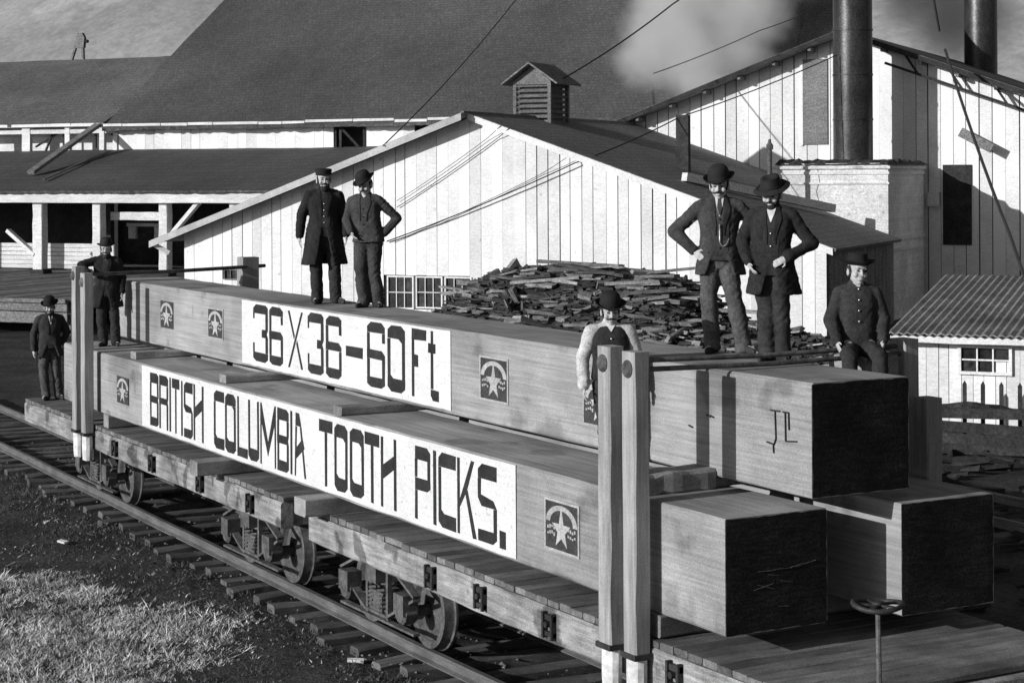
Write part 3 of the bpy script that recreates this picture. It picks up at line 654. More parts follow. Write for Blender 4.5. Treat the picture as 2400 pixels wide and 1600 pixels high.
# --- brick boiler setting and smokestacks
TBo = Thing('boiler_setting', 'whitewashed brick boiler setting under the tall smokestack', 'boiler', (-12.9, 57, G), True)
mb = MB(); N_ = 14
mb.box(-14.97, 53.5, G, -10.87, 59.6, 3.95); bo = mb.part('brick_body', 'soot_brick', TBo)
mb = MB()
for k in range(3): mb.box(-14.97 - .04 + .02 * k, 53.44 + .02 * k, 3.2 - k * .0 + .0, -10.82 - .02 * k, 53.498, 3.26) if k == 0 else None
mb.part('brick_ledge', 'soot_brick', TBo)
for z, e_ in ((3.55, .05), (3.75, .09)): MB().box(-15.0 - e_, 53.5 - e_, z, -10.87 + e_, 59.58, z + .10).part('brick_ledge', 'soot_brick', TBo)
for z in (1.15, .75): MB().box(-10.868, 53.52, z, -10.80, 59.5, z + .12).part('brick_ledge', 'soot_brick', TBo)
mb = MB(); nx, ny = 26, 22
for j in range(ny + 1):
    for i in range(nx + 1):
        e = i in (0, nx) or j in (0, ny); u = -15.05 + 4.35 * i / nx; v = 53.4 + 6.3 * j / ny
        mb.v.append((u + random.uniform(-.03, .03), v + random.uniform(-.02, .02), 3.9 if e else 4.02 + .16 * noise.noise((u * 2.5, v * 2.5, 0)) + random.uniform(-.02, .05)))
for j in range(ny):
    for i in range(nx): mb.f.append((j * (nx + 1) + i, j * (nx + 1) + i + 1, (j + 1) * (nx + 1) + i + 1, (j + 1) * (nx + 1) + i))
mb.part('soot_rubble_top', 'soot', TBo)
cr = MB()
pts = [(-13.45, 3.75), (-13.38, 3.3), (-13.5, 2.95), (-13.42, 2.6), (-13.6, 2.35), (-13.68, 2.05)]
for a, b in zip(pts[:-1], pts[1:]): cr.bar((a[0], 53.497, a[1]), (b[0], 53.497, b[1]), .01, .03, (0, -1, 0))
cr.part('crack', 'soot', TBo)
def stack(label, u, v, r, z0, z1, rings):
    T = Thing('smokestack', label, 'smokestack', (u, v, z0), True)
    MB().lathe([(r * 1.02, z0), (r * 1.02, z0 + .1), (r, z0 + .12), (r * .98, z1)], 40, 'z', (u, v, 0)).part('stack_pipe', 'stack', T, smooth=True)
    for z in rings: MB().lathe([(r * .99, z), (r * 1.025, z + .005), (r * 1.025, z + .07), (r * .99, z + .075)], 40, 'z', (u, v, 0)).part('stack_band', 'stack', T, smooth=True)
stack('tall dark iron smokestack standing on the brick boiler setting', -13.07, 57.3, .75, 3.95, 17, (5.6, 7.3, 9.0, 10.7))
stack('distant dark smokestack at the upper right corner behind the ridge', -12.3, 80, .80, 4.0, 20, (12.2,))
MB().bar((-17.4, 50, 3.55), (-17.4, 50, 5.69), .26, .46, (1, 0, 0)).topmill('roof_post', 'dark_wood', 'square dark wooden flue standing on the shed roof slope', 'flue')
p_ = MB().tube([(-14.81, 52, 2.7), (-14.81, 52, 4.45)], .085, 10); p_.lathe([(.085, 4.45), (.13, 4.46), (.13, 4.62), (.07, 4.7), (.05, 4.82), (0, 4.84)], 10, 'z', (-14.81, 52, 0))
p_.topmill('vent_pipe', 'rust', 'thin iron vent pipe with cap rising above the man in the soft hat', 'pipe')
MB().bar((-16.2, 46.6, 3.5), (-12.5, 52.0, 2.35), .3, .28).topmill('roof_gutter', 'white_beam', 'pale wooden trough lying on the shed roof below the flue', 'trough')

# --- main mill: huge roof, clerestory and lean-to
T3 = Thing('main_mill', 'main sawmill with huge dark shingled roof filling the top of the picture', 'building', (-34, 62, G), True)
mz = lambda v: 6.31 + .65 * (v - 62)
sheet(T3, 'roof_slope', 'shingle', (-50.82, 61.45, mz(61.45)), (-14.0, 61.45, mz(61.45)), (-21.7, 84, mz(84)), (-50.82, 84, mz(84)), 150, 40, .05, .05, .14)
MB().slab([(-50.82, 106.5, mz(61.45)), (-29.4, 106.5, mz(61.45)), (-21.7, 84, mz(84)), (-50.82, 84, mz(84))], .14).part('roof_slope', 'shingle', T3)
us = steps(-50.25, -28, .52)
opn = lambda u: (-38.25 < u < -36.72) or (-34.4 < u < -33.2)
for a, b in zip(us[:-1], us[1:]):
    c = (a + b) / 2
    if opn(c): continue
    g = random.choice((.004, .006, .008, .03)); z1 = 6.08 + random.uniform(-.02, .02)
    MB().prism(rect(a + g / 2, 4.7, b - g / 2, z1), 62 + random.uniform(-.006, .006), 62.035).part('board', 'whitewash', T3)
fx = -50.8
while fx < -29:                                                              # broken eave fascia
    l = random.uniform(1.0, 2.6); z = 6.0 + random.uniform(-.03, .05)
    MB().prism([(fx, z), (fx + l - .04, z + random.uniform(-.02, .02)), (fx + l - .04, z + .12), (fx, z + .12)], 61.5, 61.54).part('eave_board', 'white_beam', T3); fx += l
MB().prism(rect(-50.6, 6.08, -28, 6.26), 61.99, 62.03).part('frieze', 'grey_wood', T3)
MB().prism(rect(-50.25, 4.7, -28, 6.1), 63.6, 63.65).part('inner_wall', 'grey_wood', T3)
MB().prism(rect(-50.25, G, -28, 4.75), 61.9, 61.96).part('back_wall', 'dark_wood', T3)
for a, b in (((-38.2, 6.05), (-37.0, 4.9)), ((-37.95, 6.0), (-37.95, 4.9))): MB().bar((a[0], 61.95, a[1]), (b[0], 61.95, b[1]), .12, .14, (0, 1, 0)).part('opening_brace', 'dark_wood', T3)
for q in (-38.28, -36.8): MB().prism(rect(q, 4.85, q + .1, 6.08), 61.93, 62.02).part('opening_jamb', 'dark_wood', T3)
# lean-to
TL = Thing('lean_to', 'open lean-to shed with white posts and fascia at the left, dark inside', 'building', (-46, 56, -.55), True)
lz = lambda v: 3.02 + .183 * (v - 51.7)
sheet(TL, 'roof_slope', 'shingle', (-66, 51.6, lz(51.6)), (-33, 51.6, lz(51.6)), (-33, 62, lz(62)), (-66, 62, lz(62)), 150, 24, .03, .05)
MB().beam((-66, 51.72, 2.5), (-34.6, 51.94, 2.9), 0, 14, .01, .01).part('eave_beam', 'white_beam', TL)
for u, w_ in ((-54.2, .5), (-50.7, .5), (-47.28, .5), (-44.2, .42), (-40.85, .42), (-37.4, .4)):
    MB().beam((u - w_ / 2, 51.96, -.55), (u + w_ / 2, 51.96 + .42, 2.78), 2, 8, .02, .01).part('post', 'white_beam', TL)
    MB().box(u - w_ / 2 - .08, 51.9, -.55, u + w_ / 2 + .1, 52.5, -.36).part('post_foot', 'dark_wood', TL)
MB().bar((-40.7, 52.05, .95), (-38.9, 52.05, 2.75), .16, .26, (0, 1, 0)).part('brace', 'white_beam', TL)
MB().bar((-48.9, 52.05, 1.3), (-47.45, 52.05, .25), .16, .26, (0, 1, 0)).part('brace', 'white_beam', TL)
MB().beam((-44.0, 52.7, 1.75), (-41.06, 52.9, 2.1), 0, 6, .01, .01).part('inner_beam', 'white_beam', TL)
for u in (-46.6, -43.6, -39.8, -42.2):
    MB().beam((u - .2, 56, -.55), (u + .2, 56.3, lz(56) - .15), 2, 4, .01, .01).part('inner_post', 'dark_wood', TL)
for k in range(6): MB().beam((-60, 55.2, -.5 + k * .19), (-45.6, 55.27, -.325 + k * .19), 0, 8, .008, .006).part('low_wall_plank', 'white_beam', TL)
MB().box(-46.4, 57.2, 1.35, -44.4, 57.4, 1.5).part('machine_shelf', 'white_beam', TL)
for q in (-46.3, -44.9): MB().box(q, 57.2, .8, q + .4, 57.35, 1.34).part('machine_leg', 'white_beam', TL)
MB().box(-42.55, 56.4, -.1, -42.2, 56.5, 1.0).part('light_board', 'white_beam', TL)
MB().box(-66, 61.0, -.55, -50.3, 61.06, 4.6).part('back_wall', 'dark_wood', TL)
# left wing with its paler roof and open clerestory
T4 = Thing('mill_wing', 'left wing of the mill with paler shingle roof and open braced clerestory', 'building', (-60, 64, G), True)
wz = lambda v: 6.22 + .45 * (v - 61.75)
sheet(T4, 'roof_slope', 'old_roof', (-80, 61.75, wz(61.75)), (-50.95, 61.75, wz(61.75)), (-50.95, 70, wz(70)), (-80, 70, wz(70)), 120, 20, .06, .04, .12)
MB().slab([(-80, 78.2, wz(61.75)), (-50.95, 78.2, wz(61.75)), (-50.95, 70, wz(70)), (-80, 70, wz(70))], .12).part('roof_slope', 'old_roof', T4)
MB().beam((-80, 61.72, 6.05), (-51.2, 61.8, 6.2), 0, 12, .01, .01).part('eave_beam', 'whitetrim', T4)
MB().beam((-80, 61.95, 5.72), (-50.35, 62.1, 5.92), 0, 12, .01, .01).part('wall_plate', 'white_beam', T4)
for u, w_ in ((-55.75, .5), (-53.25, .3), (-51.2, .3), (-50.42, .25), (-58, .4)): MB().beam((u - w_ / 2, 61.92, 4.7), (u + w_ / 2, 62.14, 6.05), 2, 3, .01, .006).part('post', 'white_beam', T4)
for a, b in (((-55.5, 5.1), (-54.2, 5.75)), ((-53.8, 4.9), (-53.8, 5.72)), ((-54.9, 4.9), (-54.5, 5.7)), ((-51.9, 5.0), (-51.9, 5.7)), ((-50.95, 5.7), (-50.5, 5.3))): MB().bar((a[0], 62.4, a[1]), (b[0], 62.4, b[1]), .08, .1, (0, 1, 0)).part('brace', 'dark_wood', T4)
MB().box(-80, 63.2, 4.6, -50.3, 63.25, 6.3).part('inner_wall', 'white_beam', T4)
MB().box(-80, 61.4, G, -66.2, 61.5, 4.8).part('lower_wall', 'dark_wood', T4)
MB().bar((-50.0, 55.0, 3.80), (-51.2, 61.6, 6.1), .35, .16).topmill('roof_chute', 'grey_wood', 'long plank chute leaning from the lean-to roof up to the eave', 'plank')
MB().bar((-48.2, 53.6, 3.48), (-50.4, 61.4, 4.86), .06, .06).topmill('roof_pole', 'grey_wood', 'thin pole lying across the lean-to roof below the chute', 'pole')
bk = Thing('roof_trestle', 'small wooden trestle with a knob on the ridge of the left wing', 'trestle', (-58.6, 70, wz(70)), True)
MB().bar((-59.05, 70, 9.9), (-58.55, 70, 11.2), .12, .14, (0, 1, 0)).part('leg', 'grey_wood', bk); MB().bar((-58.28, 70, 9.9), (-58.32, 70, 11.0), .12, .14, (0, 1, 0)).part('leg', 'grey_wood', bk)
MB().prism([(-58.75, 10.55), (-58.2, 10.55), (-58.15, 11.1), (-58.3, 11.36), (-58.6, 11.36), (-58.68, 11.15)], 69.9, 70.1).part('head_block', 'grey_wood', bk)
MB().lathe([(0, -.1), (.09, -.08), (.09, .08), (0, .1)], 8, 'x', (-58.05, 70, 10.9)).part('knob', 'dark_wood', bk)

# --- loading dock at the left
TD = Thing('loading_dock', 'low plank loading dock in front of the lean-to at the left', 'dock', (-50, 45, G), True)
pm = [MB().beam((-.0, 0, -.08), (.38, 23.5, 0), 1, 6, .01, .006).mesh('dock_plank', 'deck') for _ in range(5)]
u = -62.
while u < -35.2: copy_piece(random.choice(pm), 'dock_plank', TD, (u, 38.2, -.55 + random.uniform(-.012, .006))); u += .41
for z in (-.95, -1.36): MB().beam((-62, 38.1, z), (-35.2, 38.16, z + .38), 0, 10, .01, .01).part('front_plank', 'grey_wood', TD)
MB().beam((-62, 38.0, -.66), (-35.2, 38.12, -.52), 0, 10, .01, .01).part('kerb_beam', 'grey_wood', TD)
for k in range(9): MB().box(-61.5 + k * 3.25, 38.3, G, -61.2 + k * 3.25, 38.6, -.66).part('dock_post', 'grey_wood', TD)

# --- small tin-roofed shed at the right edge
TS = Thing('tin_shed', 'small white shed with ribbed tin roof at the right edge', 'shed', (-2.5, 27, G), True)
mb = MB(); n = 46; ua, ub = -4.35, -.4; va, vb = 24.6, 30.6; zf = lambda v: .34 + .147 * (v - 24.7)
for i in range(n + 1):
    u = ua + (ub - ua) * i / n; dz = .022 if i % 2 else -.022
    for v in (va, vb): mb.v.append((u, v, zf(v) + dz))
for i in range(n + 1):
    u = ua + (ub - ua) * i / n; dz = .022 if i % 2 else -.022
    for v in (va, vb): mb.v.append((u, v, zf(v) + dz - .03))
for i in range(n):
    a = 2 * i; mb.f.append((a, a + 2, a + 3, a + 1)); b = a + 2 * (n + 1); mb.f.append((b, b + 1, b + 3, b + 2)); mb.f.append((a, b, b + 2, a + 2)); mb.f.append((a + 1, a + 3, b + 3, b + 1))
mb.part('tin_roof', 'tin', TS)
MB().beam((-4.3, 24.72, .12), (-.5, 24.8, .26), 0, 6, .008, .006).part('eave_board', 'whitetrim', TS)
boards(TS, steps(-4.1, -.6, .24), 25.1, 25.13, lambda u: .12, lambda u: -1.7, gap=.012)
MB().box(-4.05, 25.16, G, -.65, 25.22, .15).part('wall_backing', 'dark_wood', TS); MB().box(-.75, 25.25, G, -.65, 30.2, .3).part('side_wall', 'whitewash', TS)
window(TS, -2.98, -1.9, -.52, .08, 25.07, 3, 2, .06)
for k in range(5):
    T_ = None
    MB().prism([(-2.72 + k * .36, G), (-2.64 + k * .36, G), (-2.64 + k * .36, -.62), (-2.68 + k * .36, -.55), (-2.72 + k * .36, -.62)], 24.1, 24.14).topmill('fence_picket', 'dark_wood', ['dark fence picket nearest the train in front of the tin shed', 'second dark fence picket before the tin shed', 'third dark fence picket before the tin shed', 'fourth dark fence picket before the tin shed', 'last dark fence picket before the tin shed, towards the right edge'][k], 'picket', group='pickets before the tin shed')
TBx = Thing('coal_bin', 'dark wooden coal bin below the tin shed window', 'bin', (-2.5, 22.6, G), True)
for k in range(4): MB().bar((-3.4 - random.uniform(0, .25), 21.98 - .01 * k, G + .13 + k * .22 + random.uniform(-.03, .03)), (-1.1 + random.uniform(-.2, .3), 21.98 - .01 * k, G + .13 + k * .22 + random.uniform(-.06, .06)), .05, .19).part('bin_plank', 'dark_wood', TBx)
MB().box(-3.35, 22.1, G, -3.28, 23.3, G + .88).part('bin_side', 'dark_wood', TBx); MB().box(-1.2, 22.1, G, -1.13, 23.3, G + .88).part('bin_side', 'dark_wood', TBx)
mb = MB()
for j in range(9):
    for i in range(13): mb.v.append((-3.27 + 2.06 * i / 12, 22.08 + 1.2 * j / 8, G + .75 + .2 * math.sin(math.pi * i / 12) * math.sin(math.pi * j / 8) + random.uniform(-.04, .04)))
for j in range(8):
    for i in range(12): mb.f.append((j * 13 + i, j * 13 + i + 1, (j + 1) * 13 + i + 1, (j + 1) * 13 + i))
mb.part('coal', 'soot', TBx)

# --- cables and guys
def wire(label, pts, r):
    P = []
    for a, b in zip(pts[:-1], pts[1:]):
        a = Vector(a); b = Vector(b); n = 8; sag = .012 * (b - a).length
        for i in range(n): t = i / n; q = a.lerp(b, t); q.z -= sag * 4 * t * (1 - t); P.append(q)
    P.append(Vector(pts[-1])); MB().tube(P, r, 6).topmill('cable', 'wire', label, 'cable', group='cables strung about the mill')
wire('thin cable rising from the left gable slope across the huge roof', [(-25.85, 43.2, 4.61), (-28.31, 60, 11.07), (-29.0, 64.5, 12.8)], .022)
wire('cable rising from the ridge vent towards the steam plume', [(-22.2, 50, 7.0), (-21.24, 60, 10.59), (-21.0, 64, 12.1)], .03)
wire('upper cable of the close pair crossing the white gable', [(-25.7, 43.9, 2.72), (-22.3, 43.9, 4.8), (-21.6, 43.7, 5.3)], .010)
wire('lower cable of the close pair crossing the white gable', [(-25.7, 43.92, 2.5), (-21.9, 43.92, 4.82), (-21.3, 43.7, 5.2)], .014)
wire('thick cable slanting across the right half of the gable to the smokestack', [(-26.1, 43.9, 1.32), (-19.0, 43.75, 3.98), (-17.55, 50, 5.61), (-13.47, 56.5, 8.07)], .022)
wire('thin cable just below the thick slanting cable on the gable', [(-25.9, 43.93, 1.3), (-20.3, 43.93, 3.62), (-19.3, 43.7, 4.15)], .010)
wire('thin cable crossing the steam above the boiler house rake', [(-21.73, 59.0, 7.7), (-18.44, 63, 9.6), (-16.5, 66, 10.8)], .02)
wire('guy line at the top right running down from the far smokestack', [(-10.3, 58, 11.2), (-10.09, 58.9, 9.0)], .05)
wire('long guy line slanting down the right edge past the boiler house', [(-9.9, 59.0, 8.3), (-5.0, 44, 1.6), (-3.5, 39.5, -.4)], .055)

# ------------------------------------------------------------------ wood pile
prof = [(-20.3, -.9), (-19.76, -.08), (-19.47, .44), (-18.49, .81), (-17.52, 1.0), (-15.76, .97), (-14.83, .92), (-13.53, .85), (-12.76, .62), (-12.25, .25), (-11.75, -.14), (-11.0, -.48), (-9.77, -.74), (-8.33, -.99), (-6.9, -1.4)]
def ph(u):
    for (a, za), (b, zb) in zip(prof[:-1], prof[1:]):
        if a <= u <= b: return za + (zb - za) * (u - a) / (b - a)
    return G
def surf(u, v):
    t = (v - 36.6) / 3.4; return G + max(0, (ph(u) - .05 - G)) * max(0, 1 - abs(t) ** 1.8)
TP = Thing('wood_pile', 'great heap of split slab wood and offcuts before the white gable', 'wood pile', (-14, 36.6, G), True)
mb = MB(); nu, nv = 60, 16
for j in range(nv + 1):
    for i in range(nu + 1):
        u = -20.4 + 13.6 * i / nu; v = 33.1 + 7 * j / nv; mb.v.append((u, v, surf(u, v) - .06 + .05 * noise.noise((u * 3, v * 3, 0))))
for j in range(nv):
    for i in range(nu): mb.f.append((j * (nu + 1) + i, j * (nu + 1) + i + 1, (j + 1) * (nu + 1) + i + 1, (j + 1) * (nu + 1) + i))
o = mb.part('heap_core', 'heap', TP)
def slab_geo(l, w_, t):
    e = lambda k: random.uniform(-k, k)
    vs = []
    for z in (-1, 1):
        for x, y in ((-1, -1), (1, -1), (1, 1), (-1, 1)): vs.append((x * l / 2 * (1 + e(.12)), y * w_ / 2 * (1 + e(.2)), z * t / 2 * (1 + e(.3))))
    return vs
FB = [(0, 3, 2, 1), (4, 5, 6, 7), (0, 1, 5, 4), (1, 2, 6, 5), (2, 3, 7, 6), (3, 0, 4, 7)]
pm = []
for k in range(16):
    big = k < 4
    pm.append(MB().add(slab_geo(random.uniform(.9, 1.6) if big else random.uniform(.3, .8), random.uniform(.16, .38), random.uniform(.04, .12)), FB).mesh('slab', 'slab'))
def slab_pose():
    u = random.uniform(-20.1, -7.2); v = 36.4 - 3.2 * random.random() ** .75 if random.random() < .85 else random.uniform(36.4, 37.6)
    z = surf(u, v)
    if random.random() < .72: rot = (random.uniform(-.35, .25), random.uniform(-.16, .16), random.uniform(-.5, .5))
    else: rot = (random.uniform(-1.2, .4), random.uniform(-.45, .45), random.uniform(-3, 3))
    return u, v, z + random.uniform(-.03, .05), rot
for k in range(300):
    u, v, z, rot = slab_pose(); copy_piece(random.choice(pm[4:]) if k > 45 else random.choice(pm[:4]), 'slab', TP, (u, v, z), rot)
st = MB()
from mathutils import Euler
for k in range(2600):
    u, v, z, rot = slab_pose(); m3 = Euler(rot).to_matrix()
    s_ = .8; st.add([Vector((u, v, z - .02)) + m3 @ (Vector(q) * s_) for q in slab_geo(random.uniform(.2, .6), random.uniform(.08, .22), random.uniform(.03, .08))], FB)
o = st.part('small_offcuts', 'slab', TP); o['kind'] = 'stuff'

for k in range(14):                                                           # longer boards thrown on top
    u = random.uniform(-17.5, -10.5); l = random.uniform(1.2, 2.6); v = random.uniform(35.2, 36.6); z = surf(u, v) + .10 + random.uniform(0, .06); a = random.uniform(-.35, .35); t = random.uniform(-.12, .12)
    MB().bar((u - l / 2, v - l * a / 2, z - t * l / 2), (u + l / 2, v + l * a / 2, z + t * l / 2), random.uniform(.2, .34), random.uniform(.05, .1)).part('slab', 'slab', TP)
yd = MB()                                                                    # refuse lying about the yard
for k in range(300):
    x = random.uniform(-16, -2); y = random.uniform(4.5, 17); m3 = Euler((random.uniform(-.4, .4), random.uniform(-.4, .4), random.uniform(0, 6))).to_matrix()
    yd.add([Vector((x, y, G + random.uniform(.02, .10))) + m3 @ Vector(q) for q in slab_geo(random.uniform(.2, .8), random.uniform(.08, .22), random.uniform(.03, .08))], FB)
yd.top('yard_refuse', 'heap', 'offcuts and refuse strewn over the yard between the tracks', 'refuse', org=(0, 0, G), kind='stuff')

# ------------------------------------------------------------------ foreground: grass, stones, loose bits
def gz(x, y): return G + .05 * noise.noise((x * .6, y * .6, 0)) + .03 * noise.noise((x * 2.3, y * 2.3, 4)) - .10 * max(0, min(1, (-y - .3)))
GX = (-26, -16, -14.9, -13.96, -13., -11.4, -10.4, -9.4, -8.6, -8., -7.6, -7.2, -5.); GY = (-4.6, -3.2, -2.2, -1.75, -1.1, -.8, -.4, -.3, -.55, -.8, -1.5, -2.2, -3.6)  # outline of the sunlit patch that the grass fills
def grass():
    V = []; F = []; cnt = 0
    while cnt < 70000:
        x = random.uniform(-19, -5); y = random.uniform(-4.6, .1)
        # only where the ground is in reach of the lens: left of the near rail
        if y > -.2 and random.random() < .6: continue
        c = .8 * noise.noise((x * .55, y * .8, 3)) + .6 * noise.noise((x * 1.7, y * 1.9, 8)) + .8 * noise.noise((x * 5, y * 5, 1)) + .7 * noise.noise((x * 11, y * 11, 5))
        edge = float(np.interp(x, GX, GY))                   # grass ends with the sunlit patch, shadow-dark ground beyond
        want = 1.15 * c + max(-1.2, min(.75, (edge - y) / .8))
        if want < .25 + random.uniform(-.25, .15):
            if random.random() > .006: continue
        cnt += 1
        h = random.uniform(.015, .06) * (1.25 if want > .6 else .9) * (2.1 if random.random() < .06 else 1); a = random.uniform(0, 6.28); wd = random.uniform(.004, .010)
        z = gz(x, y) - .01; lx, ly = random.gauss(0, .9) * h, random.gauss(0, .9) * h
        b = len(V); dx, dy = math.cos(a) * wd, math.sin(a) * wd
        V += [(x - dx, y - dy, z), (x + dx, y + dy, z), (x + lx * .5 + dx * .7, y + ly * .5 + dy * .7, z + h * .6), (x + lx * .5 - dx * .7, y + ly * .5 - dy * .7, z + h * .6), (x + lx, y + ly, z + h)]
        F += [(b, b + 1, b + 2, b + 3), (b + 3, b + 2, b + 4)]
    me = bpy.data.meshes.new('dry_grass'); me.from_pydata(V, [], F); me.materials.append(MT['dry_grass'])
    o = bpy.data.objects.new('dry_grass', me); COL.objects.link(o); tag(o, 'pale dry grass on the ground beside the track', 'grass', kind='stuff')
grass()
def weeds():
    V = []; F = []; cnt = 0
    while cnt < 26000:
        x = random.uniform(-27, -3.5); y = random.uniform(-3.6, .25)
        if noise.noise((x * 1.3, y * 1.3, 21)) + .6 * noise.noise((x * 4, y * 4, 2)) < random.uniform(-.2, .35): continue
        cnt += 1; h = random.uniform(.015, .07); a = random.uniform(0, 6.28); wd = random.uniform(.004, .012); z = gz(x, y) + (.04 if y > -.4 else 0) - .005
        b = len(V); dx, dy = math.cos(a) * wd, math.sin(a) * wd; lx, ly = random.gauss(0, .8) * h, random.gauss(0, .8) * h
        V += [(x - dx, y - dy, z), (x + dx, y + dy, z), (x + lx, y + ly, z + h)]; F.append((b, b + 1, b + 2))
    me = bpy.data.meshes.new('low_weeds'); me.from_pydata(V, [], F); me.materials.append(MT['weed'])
    o = bpy.data.objects.new('low_weeds', me); COL.objects.link(o); tag(o, 'low weeds by the rail, darkened to stand for cast shadow', 'weeds', kind='stuff')
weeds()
def stones():
    mb = MB()
    for k in range(2600):
        x = random.uniform(-26, -2.5); y = random.uniform(-3, 3.2); s = random.uniform(.008, .03) * (1.8 if random.random() < .06 else 1)
        z = (gz(x, y) if y < -.6 else G + .07) + s * .3
        vs = [(x + s * random.uniform(.6, 1.2) * a, y + s * random.uniform(.6, 1.2) * b, z + s * .6 * c) for a, b, c in ((1, 0, 0), (-1, 0, 0), (0, 1, 0), (0, -1, 0), (0, 0, 1), (0, 0, -1))]
        mb.add(vs, [(0, 2, 4), (2, 1, 4), (1, 3, 4), (3, 0, 4), (2, 0, 5), (1, 2, 5), (3, 1, 5), (0, 3, 5)])
    mb.top('loose_stones', 'stone', 'loose stones and cinders scattered along the track', 'stones', org=(0, 0, G), kind='stuff')
stones()
def scrap(label, x, y, l, w_, rz): 
    o = MB().add(slab_geo(l, w_, .03), FB).top('wood_scrap', 'white_beam', label, 'scrap', group='wood scraps on the ground'); o.location = (x, y, gz(x, y) + .03); o.rotation_euler = (.05, .04, rz)
scrap('pale wood chip on the dark ground left of the rail', -15.4, -.85, .16, .08, .4)
scrap('pale wood scrap lying beside a tie end near the bottom edge', -6.9, -.02, .18, .08, 1.)

# ------------------------------------------------------------------ steam
def steam(name, label, blobs, dens):
    bm = bmesh.new(); W = [(ER * u + ED * v + Vector((0, 0, z)), r) for (u, v, z), r in blobs]
    for c, r in W: bmesh.ops.create_icosphere(bm, subdivisions=2, radius=r * 2.0, matrix=Matrix.Translation(c))
    me = bpy.data.meshes.new(name); bm.to_mesh(me); bm.free()
    o = bpy.data.objects.new(name, me); COL.objects.link(o)
    md = o.modifiers.new('r', 'REMESH'); md.mode = 'VOXEL'; md.voxel_size = .4
    m = bpy.data.materials.new(name); m.use_nodes = True; n = m.node_tree; n.nodes.clear(); L = n.links.new
    out = n.nodes.new('ShaderNodeOutputMaterial'); pv = n.nodes.new('ShaderNodeVolumePrincipled'); L(pv.outputs[0], out.inputs['Volume'])
    pv.inputs['Color'].default_value = (.96, .96, .96, 1)
    tc = n.nodes.new('ShaderNodeTexCoord'); nz = n.nodes.new('ShaderNodeTexNoise'); nz.inputs['Scale'].default_value = .55; nz.inputs['Detail'].default_value = 5; nz.inputs['Roughness'].default_value = .55
    L(tc.outputs['Object'], nz.inputs['Vector'])
    sub = n.nodes.new('ShaderNodeVectorMath'); sub.operation = 'SUBTRACT'; sub.inputs[1].default_value = (.5, .5, .5); L(nz.outputs['Color'], sub.inputs[0])
    scl = n.nodes.new('ShaderNodeVectorMath'); scl.operation = 'SCALE'; scl.inputs['Scale'].default_value = 2.6; L(sub.outputs[0], scl.inputs[0])
    pos = n.nodes.new('ShaderNodeVectorMath'); pos.operation = 'ADD'; L(tc.outputs['Object'], pos.inputs[0]); L(scl.outputs[0], pos.inputs[1])
    acc = None
    for c, r in W:
        d = n.nodes.new('ShaderNodeVectorMath'); d.operation = 'DISTANCE'; d.inputs[1].default_value = c; L(pos.outputs[0], d.inputs[0])
        mr = n.nodes.new('ShaderNodeMapRange'); mr.interpolation_type = 'SMOOTHSTEP'; mr.inputs[1].default_value = r * 1.55; mr.inputs[2].default_value = r * .2; mr.inputs[3].default_value = 0; mr.inputs[4].default_value = dens; L(d.outputs['Value'], mr.inputs[0])
        if acc is None: acc = mr.outputs[0]
        else:
            mx = n.nodes.new('ShaderNodeMath'); mx.operation = 'MAXIMUM'; L(acc, mx.inputs[0]); L(mr.outputs[0], mx.inputs[1]); acc = mx.outputs[0]
    L(acc, pv.inputs['Density']); me.materials.append(m); tag(o, label, 'steam', kind='stuff')
steam('steam', 'white steam drifting up in front of the huge roof left of the smokestack', [((-20.6, 63.0, 7.2), 1.3), ((-21.4, 63.6, 8.3), 1.7), ((-22.4, 64.0, 9.4), 1.9), ((-23.6, 64.0, 8.6), 1.3), ((-19.6, 64.0, 8.8), 1.2), ((-19.4, 64.6, 10.4), 1.4), ((-19.2, 64.8, 11.2), 1.3), ((-19.6, 65.0, 12.0), 1.7), ((-21.2, 65.0, 11.4), 1.7), ((-18.6, 65.5, 13.4), 1.6), ((-22.6, 64.5, 10.8), 1.6)], .85)
steam('steam', 'white steam behind the boiler house ridge right of the smokestack', [((-15.2, 90, 12.4), 2.6), ((-17.0, 90, 14.2), 2.6), ((-18.4, 90, 15.8), 2.2)], .6)


